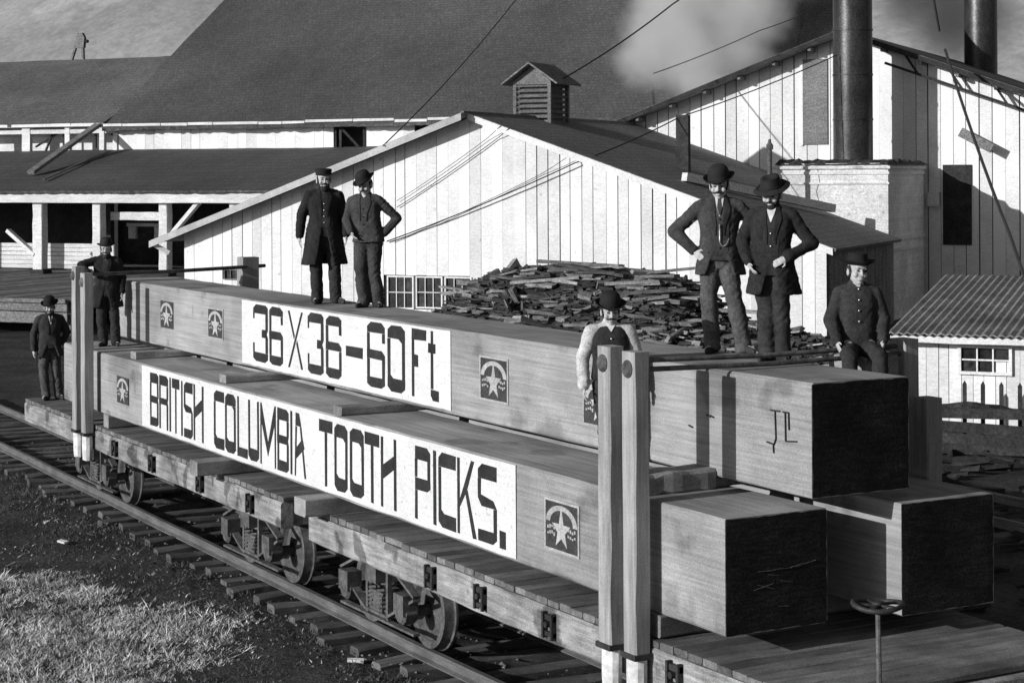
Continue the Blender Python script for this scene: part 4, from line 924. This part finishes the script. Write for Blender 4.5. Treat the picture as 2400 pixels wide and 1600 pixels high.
# ------------------------------------------------------------------ people
class Solid(MB):
    def cap(s, p, r0, q, r1, seg=14, flat=1.0):
        p = Vector(p); q = Vector(q); d = q - p; L = d.length
        if L < 1e-5: return s
        d /= L; a = d.cross(Vector((0, 1, 0)))
        if a.length < .05: a = Vector((1, 0, 0))
        a.normalize(); c = d.cross(a); b = len(s.v); rings = []
        for k in range(5): t = math.pi / 2 * (1 - k / 4.); rings.append((-r0 * math.sin(t) if k < 4 else 0, r0 * math.cos(t)))
        for k in range(5): t = math.pi / 2 * k / 4.; rings.append((L + r1 * math.sin(t), r1 * math.cos(t)))
        for h, r in rings:
            r = max(r, .0008)
            for k in range(seg): t = 2 * math.pi * k / seg; s.v.append(tuple(p + d * h + a * (r * math.cos(t)) + c * (r * flat * math.sin(t))))
        n = len(rings)
        for i in range(n - 1):
            for k in range(seg): s.f.append((b + i * seg + k, b + i * seg + (k + 1) % seg, b + (i + 1) * seg + (k + 1) % seg, b + (i + 1) * seg + k))
        s.f.append(tuple(b + k for k in range(seg))[::-1]); e = b + (n - 1) * seg; s.f.append(tuple(e + k for k in range(seg)))
        return s
    def ell(s, c, rad, m=None, seg=16, rings=10):
        b = len(s.v); c = Vector(c); m = m or Matrix.Identity(3)
        for i in range(rings + 1):
            t = math.pi * i / rings; r = max(math.sin(t), .01)
            for k in range(seg): f = 2 * math.pi * k / seg; s.v.append(tuple(c + m @ Vector((rad[0] * r * math.cos(f), rad[1] * r * math.sin(f), -rad[2] * math.cos(t)))))
        for i in range(rings):
            for k in range(seg): s.f.append((b + i * seg + k, b + i * seg + (k + 1) % seg, b + (i + 1) * seg + (k + 1) % seg, b + (i + 1) * seg + k))
        s.f.append(tuple(b + k for k in range(seg))[::-1]); e = b + rings * seg; s.f.append(tuple(e + k for k in range(seg)))
        return s
    def loft(s, rings, seg=22):                    # (cx, cy, z, a, b)
        b = len(s.v)
        for cx, cy, z, A, B in rings:
            for k in range(seg):
                t = 2 * math.pi * k / seg; ct, st_ = math.cos(t), math.sin(t)
                s.v.append((cx + A * math.copysign(abs(ct) ** .85, ct), cy + B * math.copysign(abs(st_) ** .85, st_), z))
        n = len(rings)
        for i in range(n - 1):
            for k in range(seg): s.f.append((b + i * seg + k, b + i * seg + (k + 1) % seg, b + (i + 1) * seg + (k + 1) % seg, b + (i + 1) * seg + k))
        s.f.append(tuple(b + k for k in range(seg))[::-1]); e = b + (n - 1) * seg; s.f.append(tuple(e + k for k in range(seg)))
        return s
    def skirt(s, z0, z1, a0, b0, a1, b1, gap0, gap1, th=.04, seg=26, cx=0):   # open-front coat skirt, z0 top .. z1 hem
        b = len(s.v); nz = 7
        for i in range(nz):
            t = i / (nz - 1); z = z0 + (z1 - z0) * t; A = a0 + (a1 - a0) * t; B = b0 + (b1 - b0) * t; g = gap0 + (gap1 - gap0) * t
            for inner in (0, 1):
                for k in range(seg):
                    f = -math.pi / 2 + g + (2 * math.pi - 2 * g) * k / (seg - 1); q = th if inner else 0; w_ = 1 + .05 * t * math.sin(5 * f + 1)
                    s.v.append((cx + (A - q) * w_ * math.cos(f), (B - q) * w_ * math.sin(f), z))
        I = lambda i, inn, k: b + (i * 2 + inn) * seg + k
        for i in range(nz - 1):
            for k in range(seg - 1):
                s.f.append((I(i, 0, k), I(i, 0, k + 1), I(i + 1, 0, k + 1), I(i + 1, 0, k))); s.f.append((I(i, 1, k + 1), I(i, 1, k), I(i + 1, 1, k), I(i + 1, 1, k + 1)))
            s.f.append((I(i, 0, 0), I(i + 1, 0, 0), I(i + 1, 1, 0), I(i, 1, 0))); s.f.append((I(i, 0, seg - 1), I(i, 1, seg - 1), I(i + 1, 1, seg - 1), I(i + 1, 0, seg - 1)))
        for k in range(seg - 1):
            s.f.append((I(0, 0, k), I(0, 1, k), I(0, 1, k + 1), I(0, 0, k + 1))); s.f.append((I(nz - 1, 0, k), I(nz - 1, 0, k + 1), I(nz - 1, 1, k + 1), I(nz - 1, 1, k)))
        return s

QUEUE = []
def queue(solid, voxel, smooth):
    me = bpy.data.meshes.new('tmp'); me.from_pydata([Vector(v) for v in solid.v], [], solid.f)
    bm = bmesh.new(); bm.from_mesh(me); bmesh.ops.recalc_face_normals(bm, faces=bm.faces); bm.to_mesh(me); bm.free()
    o = bpy.data.objects.new('tmp', me); COL.objects.link(o)
    a = o.modifiers.new('r', 'REMESH'); a.mode = 'VOXEL'; a.voxel_size = voxel
    if smooth: b = o.modifiers.new('s', 'SMOOTH'); b.iterations = smooth; b.factor = .5
    QUEUE.append(o); return o
def hand(S, wrist, dirv, side, curl=.6, up=None):
    """palm and five separate, unequal, bent fingers; side = -1 / +1 sets the thumb side"""
    wr = Vector(wrist); d = Vector(dirv).normalized(); F0 = len(S.v); n = Vector(up or (side, 0, 0)); n = (n - d * n.dot(d)).normalized(); t = d.cross(n) * -side   # n: back of hand, t: toward thumb (front)
    if t.y > 0: t = -t
    S.cap(wr - d * .03, .027, wr + d * .02, .028, 10); pc = wr + d * .05
    m = Matrix((d, t, n)).transposed(); S.ell(pc, (.052, .042, .018), m, 12, 8)
    for k, ln in enumerate((.072, .080, .074, .058)):
        b0 = wr + d * .088 + t * (.030 - .020 * k); d1 = (d - n * curl * .5).normalized(); d2 = (d - n * curl * 1.6).normalized()
        b1 = b0 + d1 * ln * .5; b2 = b1 + d2 * ln * .5
        S.cap(b0 - d * .015, .0098, b1, .0092, 8); S.cap(b1, .0092, b2, .008, 8)
    t0 = wr + d * .03 + t * .034; t1 = t0 + (d * .6 + t * .7 - n * .2).normalized() * .036; t2 = t1 + (d * .95 + t * .1 - n * .35).normalized() * .030
    S.cap(t0 - t * .012, .0125, t1, .0108, 8); S.cap(t1, .0108, t2, .009, 8)
    S.v[F0:] = [tuple(wr + (Vector(q) - wr) * .9) for q in S.v[F0:]]

def sc3(p, s): return (p[0] * s, p[1] * s, p[2] * s)
PEOPLE = []
def person(label, loc, turn, H_, pose, wear):
    s = H_ / 1.72; P = dict(shL=(-.182, 0, 1.382), shR=(.182, 0, 1.382), elL=(-.25, .03, 1.13), elR=(.25, .03, 1.13), wrL=(-.265, -.05, .88), wrR=(.265, -.05, .88),
                            hdL=(0, -.15, -1), hdR=(0, -.15, -1), knL=(-.11, -.03, .49), knR=(.11, -.03, .49), ftL=(-.12, 0, .07), ftR=(.12, 0, .07), toL=-.05, toR=.05,
                            head=(0, -.02, 1.588), hturn=0, hnod=0, htilt=0, lean=0., hip=(0, 0), curlL=.5, curlR=.5)
    P.update(pose); hx, hy = P['hip']
    ang = math.atan2(cam.location.x - loc[0], -(cam.location.y - loc[1])) if False else math.atan2(mw.translation.x - loc[0], -(mw.translation.y - loc[1]))
    head = Vector(P['head']); Rh = Matrix.Rotation(R(P['hturn']), 3, 'Z') @ Matrix.Rotation(R(P['htilt']), 3, 'Y') @ Matrix.Rotation(R(P['hnod']), 3, 'X')
    HS = 1.12; hp = lambda x, y, z: head + Rh @ Vector((x * HS, y * HS, z * HS)); he = lambda S, c, r: S.ell(hp(*c), tuple(q * HS for q in r), Rh)
    B = Solid()
    B.loft([(hx, hy, .86, .13, .09), (hx, hy, .98, .145, .1), (hx * .5, 0, 1.12, .125, .09), (0, 0, 1.28, .15, .1), (0, 0, 1.40, .155, .085), (0, 0, 1.46, .09, .06), (0, 0, 1.48, .05, .05)])
    B.cap((0, .01, 1.43), .058, hp(0, .015, -.06), .055)
    he(B, (0, .012, .035), (.074, .094, .088)); he(B, (0, -.018, -.045), (.058, .070, .072))
    he(B, (0, -.058, -.092), (.026, .022, .02)); B.cap(hp(0, -.088, .012), .009, hp(0, -.108, -.028), .0135, 8)
    he(B, (0, -.083, -.066), (.022, .01, .011)); B.cap(hp(-.04, -.08, .022), .011, hp(.04, -.08, .022), .011, 8)
    for q in (-1, 1): he(B, (q * .077, .012, -.015), (.011, .024, .034)); he(B, (q * .042, -.066, -.03), (.022, .02, .022))
    for c, q in (('L', -1), ('R', 1)):
        sh, el, wr = Vector(P['sh' + c]), Vector(P['el' + c]), Vector(P['wr' + c])
        B.cap(sh * .97, .05, el, .038); B.cap(el, .038, wr, .027); hand(B, wr, P['hd' + c], q, P['curl' + c], P.get('up' + c))
        hipj = Vector((hx + q * .085, hy, .9)); kn = Vector(P['kn' + c]); ft = Vector(P['ft' + c])
        B.cap(hipj, .075, kn, .05); B.cap(kn, .05, ft, .035); B.cap(ft, .032, ft + Vector((P['to' + c], -.12, -.03)), .028)
    items = [('body', B, .0068, 1, 'skin')]
    # trousers
    Tr = Solid(); Tr.loft([(hx, hy, .80, .135, .095), (hx, hy, .88, .165, .118), (hx, hy, .97, .165, .118), (hx * .6, 0, 1.08, .150, .108), (hx * .5, 0, 1.10, .14, .10)])
    for c, q in (('L', -1), ('R', 1)):
        hipj = Vector((hx + q * .08, hy, .86)); kn = Vector(P['kn' + c]); ft = Vector(P['ft' + c]); wd = wear.get('leg', 1.) * 1.07
        Tr.cap(hipj, .100 * wd, kn, .077 * wd); Tr.cap(kn, .077 * wd, ft + Vector((0, .005, .03)), .076 * wd); Tr.cap(ft + Vector((0, 0, .05)), .074 * wd, ft + Vector((0, -.015, -.005)), .078 * wd)
    items.append(('trousers', Tr, .012, 2, wear['trousers']))
    # jacket / waistcoat / shirt
    def torso(S, z_hem, fat=1., flare=0.):
        fat *= 1.09 * wear.get('fat', 1.)
        S.loft([(hx, hy, z_hem, .182 * fat + flare, .134 * fat + flare * .6), (hx, hy, z_hem + .06, .180 * fat + flare * .6, .134 * fat), (hx, hy, .98, .178 * fat, .132 * fat), (hx * .5, 0, 1.12, .165 * fat, .122 * fat), (0, 0, 1.27, .183 * fat, .134 * fat), (0, 0, 1.35, .180 * fat, .124 * fat),
                (0, .005, 1.405, .172, .110), (0, .012, 1.445, .126, .088), (0, .015, 1.478, .080, .070), (0, .012, 1.505, .066, .062)])
    def sleeves(S, r=1., end=None):
        for c in ('L', 'R'):
            sh, el, wr = Vector(P['sh' + c]), Vector(P['el' + c]), Vector(P['wr' + c])
            S.cap(sh, .070 * r, el, .064 * r); S.cap(el, .064 * r, wr - (wr - el).normalized() * .02, .053 * r); S.cap(sh + Vector((-.07 if c == 'R' else .07, 0, .035)), .058, sh, .070 * r)
    J = Solid(); kind = wear['coat']
    if kind == 'long': torso(J, .86, 1.04); sleeves(J, 1.08); J.skirt(1.02, .50, .21, .16, .30, .23, .12, .42)
    elif kind == 'mid': torso(J, .82, 1.03); sleeves(J, 1.03); J.skirt(1.0, .64, .20, .15, .275, .20, .10, .35)
    elif kind == 'short': torso(J, .85, 1., .012); sleeves(J)
    elif kind == 'open': torso(J, .88, 1.0); sleeves(J); J.skirt(1.02, .74, .20, .152, .245, .185, .25, .62)
    if kind == 'vest':
        torso(J, .92, .97); items.append(('waistcoat', J, .012, 2, wear['coat_m']))
        Sv = Solid(); sleeves(Sv, 1.1)
        Sv.loft([(0, .012, 1.38, .16, .09), (0, .012, 1.45, .13, .085), (0, .014, 1.49, .068, .064), (0, .012, 1.525, .058, .057)]); items.append(('shirt', Sv, .012, 2, 'shirt'))
    else: items.append(('coat', J, .012, 2, wear['coat_m']))
    for c, q in (('L', -1), ('R', 1)):
        ft = Vector(P['ft' + c]); Bo = Solid(); tx = P['to' + c]
        Bo.cap(ft + Vector((0, .045, -.025)), .045, ft + Vector((tx * .5, -.06, -.025)), .043, flat=.8); Bo.cap(ft + Vector((tx * .5, -.06, -.03)), .043, ft + Vector((tx, -.165, -.042)), .032, flat=.8); Bo.cap(ft + Vector((0, .01, .0)), .05, ft + Vector((0, .01, .06)), .045)
        items.append(('boot', Bo, .009, 2, 'leather'))
    q = []
    for nm, S, vx, sm, m in items:
        S.v = [sc3(v, s) for v in S.v]; q.append((nm, queue(S, vx, sm), m))
    PEOPLE.append(dict(label=label, loc=loc, rz=ang + R(turn), s=s, q=q, wear=wear, hp=hp, Rh=Rh, P=P))

def hat_mesh(kind, s):
    if kind == 'bowler':
        prof = [(.0, .128), (.035, .126), (.062, .116), (.082, .094), (.091, .06), (.094, .02), (.097, .006), (.118, -.002), (.134, .004), (.139, .014), (.135, .016), (.118, .006), (.096, -.004), (.0, -.004)]; e = 1.16
    elif kind == 'cap':
        prof = [(.0, .066), (.06, .066), (.09, .062), (.099, .052), (.096, .025), (.093, .0), (.09, -.014), (.0, -.014)]; e = 1.1
    elif kind == 'soft':
        prof = [(.0, .085), (.03, .088), (.06, .105), (.08, .1), (.09, .06), (.096, .015), (.125, .012), (.158, -.004), (.162, .002), (.13, .022), (.1, .004), (.0, -.004)]; e = 1.1
    else:   # flat-crowned brim hat
        prof = [(.0, .098), (.06, .1), (.082, .092), (.086, .05), (.092, .01), (.12, .004), (.155, .016), (.158, .022), (.12, .008), (.094, -.004), (.0, -.004)]; e = 1.12
    mb = MB().lathe(prof, 30, 'z')
    mb.v = [(x * s, y * s * e, (z + (.018 * (x / .14) ** 2 if kind in ('bowler', 'brim') and math.hypot(x, y) > .1 else 0) + (.012 * noise.noise((x * 14, y * 14, 3)) if kind == 'soft' else 0)) * s) for x, y, z in mb.v]
    return mb

def finish_people():
    dg = bpy.context.evaluated_depsgraph_get()
    for p in PEOPLE:
        s = p['s']; wear = p['wear']; hp = p['hp']; root = None; fin = {}
        for nm, tmp, m in p['q']:
            me = bpy.data.meshes.new_from_object(tmp.evaluated_get(dg)); me.name = nm
            if nm in ('coat', 'trousers', 'waistcoat', 'shirt'):
                n_ = len(me.vertices); co = np.empty(n_ * 3); me.vertices.foreach_get('co', co); co = co.reshape(-1, 3); nr = np.empty(n_ * 3); me.vertices.foreach_get('normal', nr); nr = nr.reshape(-1, 3)
                amp = {'coat': .013, 'trousers': .016, 'waistcoat': .004, 'shirt': .014}[nm]; ox = random.uniform(0, 50)
                for i in range(n_):
                    x, y, z = co[i]; k = amp * (.7 * noise.noise((x * 6 + ox, y * 6, z * 9 + x * 6)) + .8 * (.25 - abs(noise.noise((x * 8 + ox, y * 8, z * 15 - abs(x) * 13)))) + .35 * (.25 - abs(noise.noise((x * 20 + ox, y * 20, z * 26)))))
                    co[i] += nr[i] * k
                me.vertices.foreach_set('co', co.ravel()); me.update()
            if nm == 'boot':
                for v in me.vertices:
                    if v.co.z < .006 and p['P']['ftL'][2] < .1: v.co.z = 0.
            me.polygons.foreach_set('use_smooth', [True] * len(me.polygons)); me.materials.clear(); me.materials.append(MT[m])
            o = bpy.data.objects.new('person' if nm == 'body' else nm, me); COL.objects.link(o)
            if nm == 'body':
                root = o; o.location = p['loc']; o.rotation_euler = (0, 0, p['rz']); tag(o, p['label'], 'person', 'men posing on the timber train')
            else: o.parent = root
            fin[nm] = o; bpy.data.objects.remove(tmp, do_unlink=True)
        def child(mb, name, m, smooth=True, parent=None):
            o = bpy.data.objects.new(name, mb.mesh(name, m, (0, 0, 0), smooth)); COL.objects.link(o); o.parent = parent or root; return o
        S = lambda v: Vector(v) * s
        # hat
        hm = hat_mesh(wear['hat'], s * 1.1); hr = p['Rh'] @ Matrix.Rotation(R(wear.get('htip', 4)), 3, 'X') @ Matrix.Rotation(R(wear.get('hroll', 0)), 3, 'Y'); c = S(hp(0, .012, .055 + wear.get('hup', 0)))
        hm.v = [tuple(c + hr @ Vector(v)) for v in hm.v]; ho = child(hm, 'hat', wear.get('hat_m', 'felt'))
        if wear['hat'] in ('bowler', 'brim', 'soft'):
            bd = MB().lathe([(.104 * s, .004 * s), (.1085 * s, .006 * s), (.107 * s, .033 * s), (.101 * s, .034 * s)], 26, 'z'); bd.v = [tuple(c + hr @ Vector((v[0], v[1] * 1.15, v[2]))) for v in bd.v]; child(bd, 'hat_band', 'suit_black', parent=ho)
        if wear['hat'] == 'cap':
            pk = Solid().ell((0, -.095, -.006), (.082, .06, .008)); pk.v = [tuple(c + hr @ (Vector(v) * s)) for v in pk.v]; child(pk, 'peak', 'felt', parent=ho)
        # hair, beard, moustache, eyes
        hh = Solid()
        hh.ell(hp(0, .045, .01), (.087, .075, .094), p['Rh'])
        for q in (-1, 1): hh.ell(hp(q * .072, .002, .012), (.010, .033, .039), p['Rh'])
        hh.v = [sc3(v, s) for v in hh.v]; child(hh, 'hair', 'hair')
        if wear.get('beard'):
            b = Solid().ell(hp(0, -.050, -.098), (.054, .050, .055 * wear['beard']), p['Rh'])
            for q in (-1, 1): b.ell(hp(q * .05, -.02, -.062), (.018, .04, .042), p['Rh'])
            b.v = [sc3((v[0] + .004 * noise.noise(Vector(v) * 60), v[1], v[2] + .004 * noise.noise(Vector(v) * 50)), s) for v in b.v]; child(b, 'beard', 'hair')
        if wear.get('moustache'):
            b = Solid()
            for q in (-1, 1): b.cap(hp(q * .004, -.096, -.046), .011, hp(q * .042, -.078, -.056), .006, 8)
            b.v = [sc3(v, s) for v in b.v]; child(b, 'moustache', 'hair')
        for q in (-1, 1):
            e = Solid().ell(hp(q * .031, -.078, .002), (.013, .008, .007), p['Rh'], 10, 6); e.cap(hp(q * .016, -.090, .024), .0045, hp(q * .05, -.078, .024), .0035, 6); e.v = [sc3(v, s) for v in e.v]; child(e, 'eye', 'hair')
        # front panels laid on the cloth
        cov = fin.get('coat') or fin.get('waistcoat'); bv = BVHTree.FromPolygons([v.co for v in cov.data.vertices], [tuple(f.vertices) for f in cov.data.polygons])
        def patch(rows, name, m, off=.006, parent=cov):
            nz, nx = 12, 7; V = []; mb = MB(); ok = True
            for i in range(nz):
                t = i / (nz - 1) * (len(rows) - 1); a = min(int(t), len(rows) - 2); f = t - a
                z = rows[a][0] * (1 - f) + rows[a + 1][0] * f; l = rows[a][1] * (1 - f) + rows[a + 1][1] * f; r = rows[a][2] * (1 - f) + rows[a + 1][2] * f
                for k in range(nx):
                    x = (l + (r - l) * k / (nx - 1)) * s; h = bv.ray_cast(Vector((x, -1, z * s)), Vector((0, 1, 0)))
                    y = h[0].y if h[0] else (V[-1][1] if V else -.1); V.append((x, y - off, z * s))
            back = [(x, y + .016 + off, z) for x, y, z in V]; n = len(V); F = []
            for i in range(nz - 1):
                for k in range(nx - 1): q = i * nx + k; F += [(q, q + 1, q + nx + 1, q + nx), (n + q, n + q + nx, n + q + nx + 1, n + q + 1)]
            for i in range(nz - 1):
                for k in (0, nx - 1): q = i * nx + k; F.append((q, q + nx, n + q + nx, n + q))
            for k in range(nx - 1):
                for i in (0, nz - 1): q = i * nx + k; F.append((q, q + 1, n + q + 1, n + q))
            mb.add(V + back, F); o = bpy.data.objects.new(name, mb.mesh(name, m, (0, 0, 0), True)); COL.objects.link(o); o.parent = parent; return o
        for rows, name, m, off in wear.get('patches', ()): patch(rows, name, m, off)
        for bx, bz, bm_ in wear.get('buttons', ()):
            h = bv.ray_cast(Vector((bx * s, -1, bz * s)), Vector((0, 1, 0)))
            if h[0]: b = Solid().ell((bx * s, h[0].y - .012, bz * s), (.009, .005, .009), None, 8, 5); child(b, 'button', bm_, parent=cov)
        if wear.get('chain'):
            pts = []
            for i in range(24):
                t = i / 23.; x = -.005 + .10 * t if t > .45 else -.01; x = (.0 + .0 * t) if t < .45 else (.0 + .16 * (t - .45)); z = 1.225 - .28 * t / .45 * .62 if t < .45 else (1.0515 - .045 * math.sin(math.pi * min(1, (t - .45) / .55 * .9)) + .05 * ((t - .45) / .55) ** 2)
                h = bv.ray_cast(Vector((x * s, -1, z * s)), Vector((0, 1, 0))); pts.append((x * s, (h[0].y if h[0] else -.14) - .022, z * s))
            child(MB().tube(pts, .0055, 6), 'watch_chain', 'silver', parent=cov)
        if wear.get('collar'):
            cl = Solid().loft([(0, .008, 1.488, .066, .062), (0, .004, 1.53, .060, .058)], 20); cl.v = [sc3(v, s) for v in cl.v]; child(cl, 'collar', 'linen')

VEST = lambda z0, w_: [(1.44, -.03, .03), (1.30, -w_, w_), (1.1, -w_ * 1.05, w_ * 1.05), (z0, -w_ * .9, w_ * .9)]
SHIRT_V = [(1.475, -.042, .042), (1.40, -.030, .030), (1.30, -.004, .004)]
LAPEL = lambda q: [(1.47, q * .045, q * .075), (1.36, q * .045, q * .105), (1.22, q * .03, q * .06), (1.12, q * .035, q * .045)]
person('man in long dark overcoat and flat cap standing on the top timber', (-10.75, 1.30, 1.93), 2, 1.745,
       dict(elL=(-.285, .03, 1.12), wrL=(-.315, -.03, .86), elR=(.27, .02, 1.12), wrR=(.285, -.07, .88), ftL=(-.09, 0, .07), ftR=(.15, -.02, .07), knL=(-.10, -.02, .49), knR=(.13, -.03, .49), toR=.09, toL=-.03, hturn=6),
       dict(coat='long', coat_m='suit_black', trousers='suit_dark', hat='cap', htip=2, hup=.01, beard=1., moustache=1, patches=[(VEST(.98, .075), 'waistcoat_front', 'suit_dark', .004), ([(1.47, -.03, .03), (1.41, -.006, .006)], 'shirt_front', 'suit_grey', .008), (LAPEL(-1), 'lapel', 'suit_black', .011), (LAPEL(1), 'lapel', 'suit_black', .011)], buttons=[(0, z, 'silver') for z in (1.28, 1.2, 1.12, 1.04)]))
person('man in bowler and short buttoned jacket, hand on hip, standing on the top timber', (-9.80, 1.46, 1.93), -14, 1.67,
       dict(elR=(.40, .10, 1.16), wrR=(.235, .0, .95), hdR=(-.5, -.55, -.6), upR=(.6, -.3, .3), elL=(-.24, -.03, 1.13), wrL=(-.155, -.16, .98), hdL=(.45, -.3, -.6), ftL=(-.02, -.03, .07), ftR=(.16, .02, .07), knL=(-.06, -.05, .49), knR=(.12, -.02, .49), hturn=-14, hnod=14, htilt=-6, hip=(.04, 0)),
       dict(coat='short', coat_m='suit_mid', trousers='suit_mid', hat='bowler', htip=12, hroll=-12, moustache=1, leg=1.02, patches=[([(1.475, -.035, .035), (1.43, -.008, .008)], 'shirt_front', 'linen', .006), (LAPEL(-1), 'lapel', 'suit_mid', .010), (LAPEL(1), 'lapel', 'suit_mid', .010)], buttons=[(0, z, 'suit_black') for z in (1.28, 1.18, 1.08)]))
person('man in bowler with hands on hips, open jacket, white collar and watch chain', (-2.42, 1.68, 1.93), 0, 1.685,
       dict(elL=(-.43, .06, 1.15), wrL=(-.235, -.05, .965), hdL=(.55, -.5, -.55), upL=(-.6, -.3, .3), elR=(.42, .08, 1.14), wrR=(.23, .0, .96), hdR=(-.5, -.5, -.6), upR=(.6, -.3, .3), ftL=(-.07, -.02, .07), ftR=(.21, -.05, .07), knL=(-.10, -.04, .49), knR=(.14, -.06, .49), toR=.10, hturn=-8, hnod=8, hip=(-.01, 0)),
       dict(coat='open', coat_m='suit_mid', trousers='suit_grey', hat='bowler', htip=10, hroll=-6, moustache=1, collar=1, chain=1, patches=[(VEST(.93, .085), 'waistcoat_front', 'suit_mid', .004), (SHIRT_V, 'shirt_front', 'linen', .009), ([(1.465, -.014, .014), (1.38, -.022, .022), (1.31, -.006, .006)], 'necktie', 'suit_mid', .014), (LAPEL(-1), 'lapel', 'suit_dark', .012), (LAPEL(1), 'lapel', 'suit_dark', .012)], buttons=[(.0, z, 'suit_black') for z in (1.27, 1.2, 1.0)]))
person('bearded man in crushed soft hat and thigh-length dark coat on the top timber', (-1.53, 1.62, 1.93), -6, 1.60,
       dict(elL=(-.29, .02, 1.14), wrL=(-.215, -.12, .94), hdL=(.4, -.4, -.7), elR=(.37, .04, 1.12), wrR=(.15, -.15, .99), hdR=(-.8, -.3, -.4), upR=(.3, -.8, .3), ftL=(-.05, -.02, .07), ftR=(.09, .0, .07), knL=(-.06, -.03, .49), knR=(.08, -.02, .49), hturn=-12, hnod=14, hip=(-.02, 0)),
       dict(coat='mid', coat_m='suit_black', trousers='suit_dark', hat='soft', htip=10, hroll=-4, beard=1.25, moustache=1, leg=1.05, patches=[(VEST(1.0, .07), 'waistcoat_front', 'suit_dark', .004), ([(1.475, -.045, .045), (1.42, -.035, .035), (1.33, -.004, .004)], 'shirt_front', 'linen', .009), (LAPEL(-1), 'lapel', 'suit_black', .012), (LAPEL(1), 'lapel', 'suit_black', .012)], buttons=[(0, 1.22, 'silver'), (0, 1.1, 'silver')]))
person('clean-shaven youth in flat brimmed hat sitting behind the end of the top timber', (-1.22, 2.32, 1.22), 8, 1.63,
       dict(elL=(-.25, -.01, 1.13), wrL=(-.215, -.20, .93), hdL=(.15, -.7, -.7), elR=(.25, .01, 1.13), wrR=(.21, -.18, .94), hdR=(-.1, -.7, -.7), shL=(-.165, 0, 1.375), shR=(.165, 0, 1.375), knL=(-.13, -.40, .82), knR=(.15, -.40, .82), ftL=(-.12, -.42, .42), ftR=(.15, -.42, .42), hturn=16, hnod=2, htilt=3),
       dict(coat='short', coat_m='suit_dark', trousers='suit_dark', hat='brim', htip=0, leg=.92, fat=.9, patches=[([(1.48, -.05, .05), (1.44, -.008, .008)], 'shirt_front', 'shirt', .006)], buttons=[(0, z, 'silver') for z in (1.42, 1.32, 1.22, 1.12)]))
person('man in bowler, dark waistcoat and white shirt sleeves behind the near stakes', (-2.36, .44, .914), 4, 1.575,
       dict(elL=(-.27, .02, 1.13), wrL=(-.265, -.07, .86), elR=(.27, .02, 1.13), wrR=(.25, -.08, .87), ftL=(-.03, 0, .07), knL=(-.05, -.03, .49), hturn=4, hnod=8),
       dict(coat='vest', coat_m='vest_dark', trousers='suit_dark', hat='bowler', htip=9, moustache=1, collar=1, patches=[([(1.475, -.05, .05), (1.44, -.03, .03), (1.40, -.004, .004)], 'shirt_front', 'linen', .012)], buttons=[(0, z, 'silver') for z in (1.33, 1.25, 1.17)]))
person('man in bowler leaning an arm on the far stakes, standing on the lower timber', (-17.36, .42, .914), -6, 1.66,
       dict(elL=(-.40, -.10, 1.34), shL=(-.175, 0, 1.40), wrL=(-.26, -.22, 1.20), hdL=(.7, -.3, -.4), elR=(.26, .03, 1.13), wrR=(.26, -.06, .88), ftL=(-.05, 0, .07), ftR=(.15, -.02, .07), knL=(-.08, -.04, .49), knR=(.13, -.02, .49), hip=(.02, 0)),
       dict(coat='mid', coat_m='suit_black', trousers='suit_dark', hat='bowler', htip=2, beard=1.1, moustache=1, patches=[(VEST(1.0, .06), 'waistcoat_front', 'suit_dark', .004), ([(1.475, -.03, .03), (1.42, -.006, .006)], 'shirt_front', 'linen', .008), (LAPEL(1), 'lapel', 'suit_black', .012)]))
person('man in tilted bowler with white shirt front at the far end of the train', (-20.05, .25, DECK), 8, 1.70,
       dict(elL=(-.27, .02, 1.13), wrL=(-.28, -.05, .86), elR=(.31, .05, 1.15), wrR=(.2, -.02, .95), ftL=(-.07, -.02, .07), ftR=(.15, .0, .07), hturn=-8, hnod=8),
       dict(coat='open', coat_m='suit_dark', trousers='suit_grey', hat='bowler', htip=9, hroll=-8, beard=.8, moustache=1, collar=1, patches=[(VEST(.95, .085), 'waistcoat_front', 'suit_mid', .004), (SHIRT_V, 'shirt_front', 'linen', .009), ([(1.465, -.012, .012), (1.34, -.012, .012)], 'necktie', 'suit_black', .014), (LAPEL(-1), 'lapel', 'suit_dark', .012), (LAPEL(1), 'lapel', 'suit_dark', .012)]))
finish_people()
dun('upright block the youth sits on behind the top timber', -1.5, -1.0, 2.22, 2.6, H, 1.97)
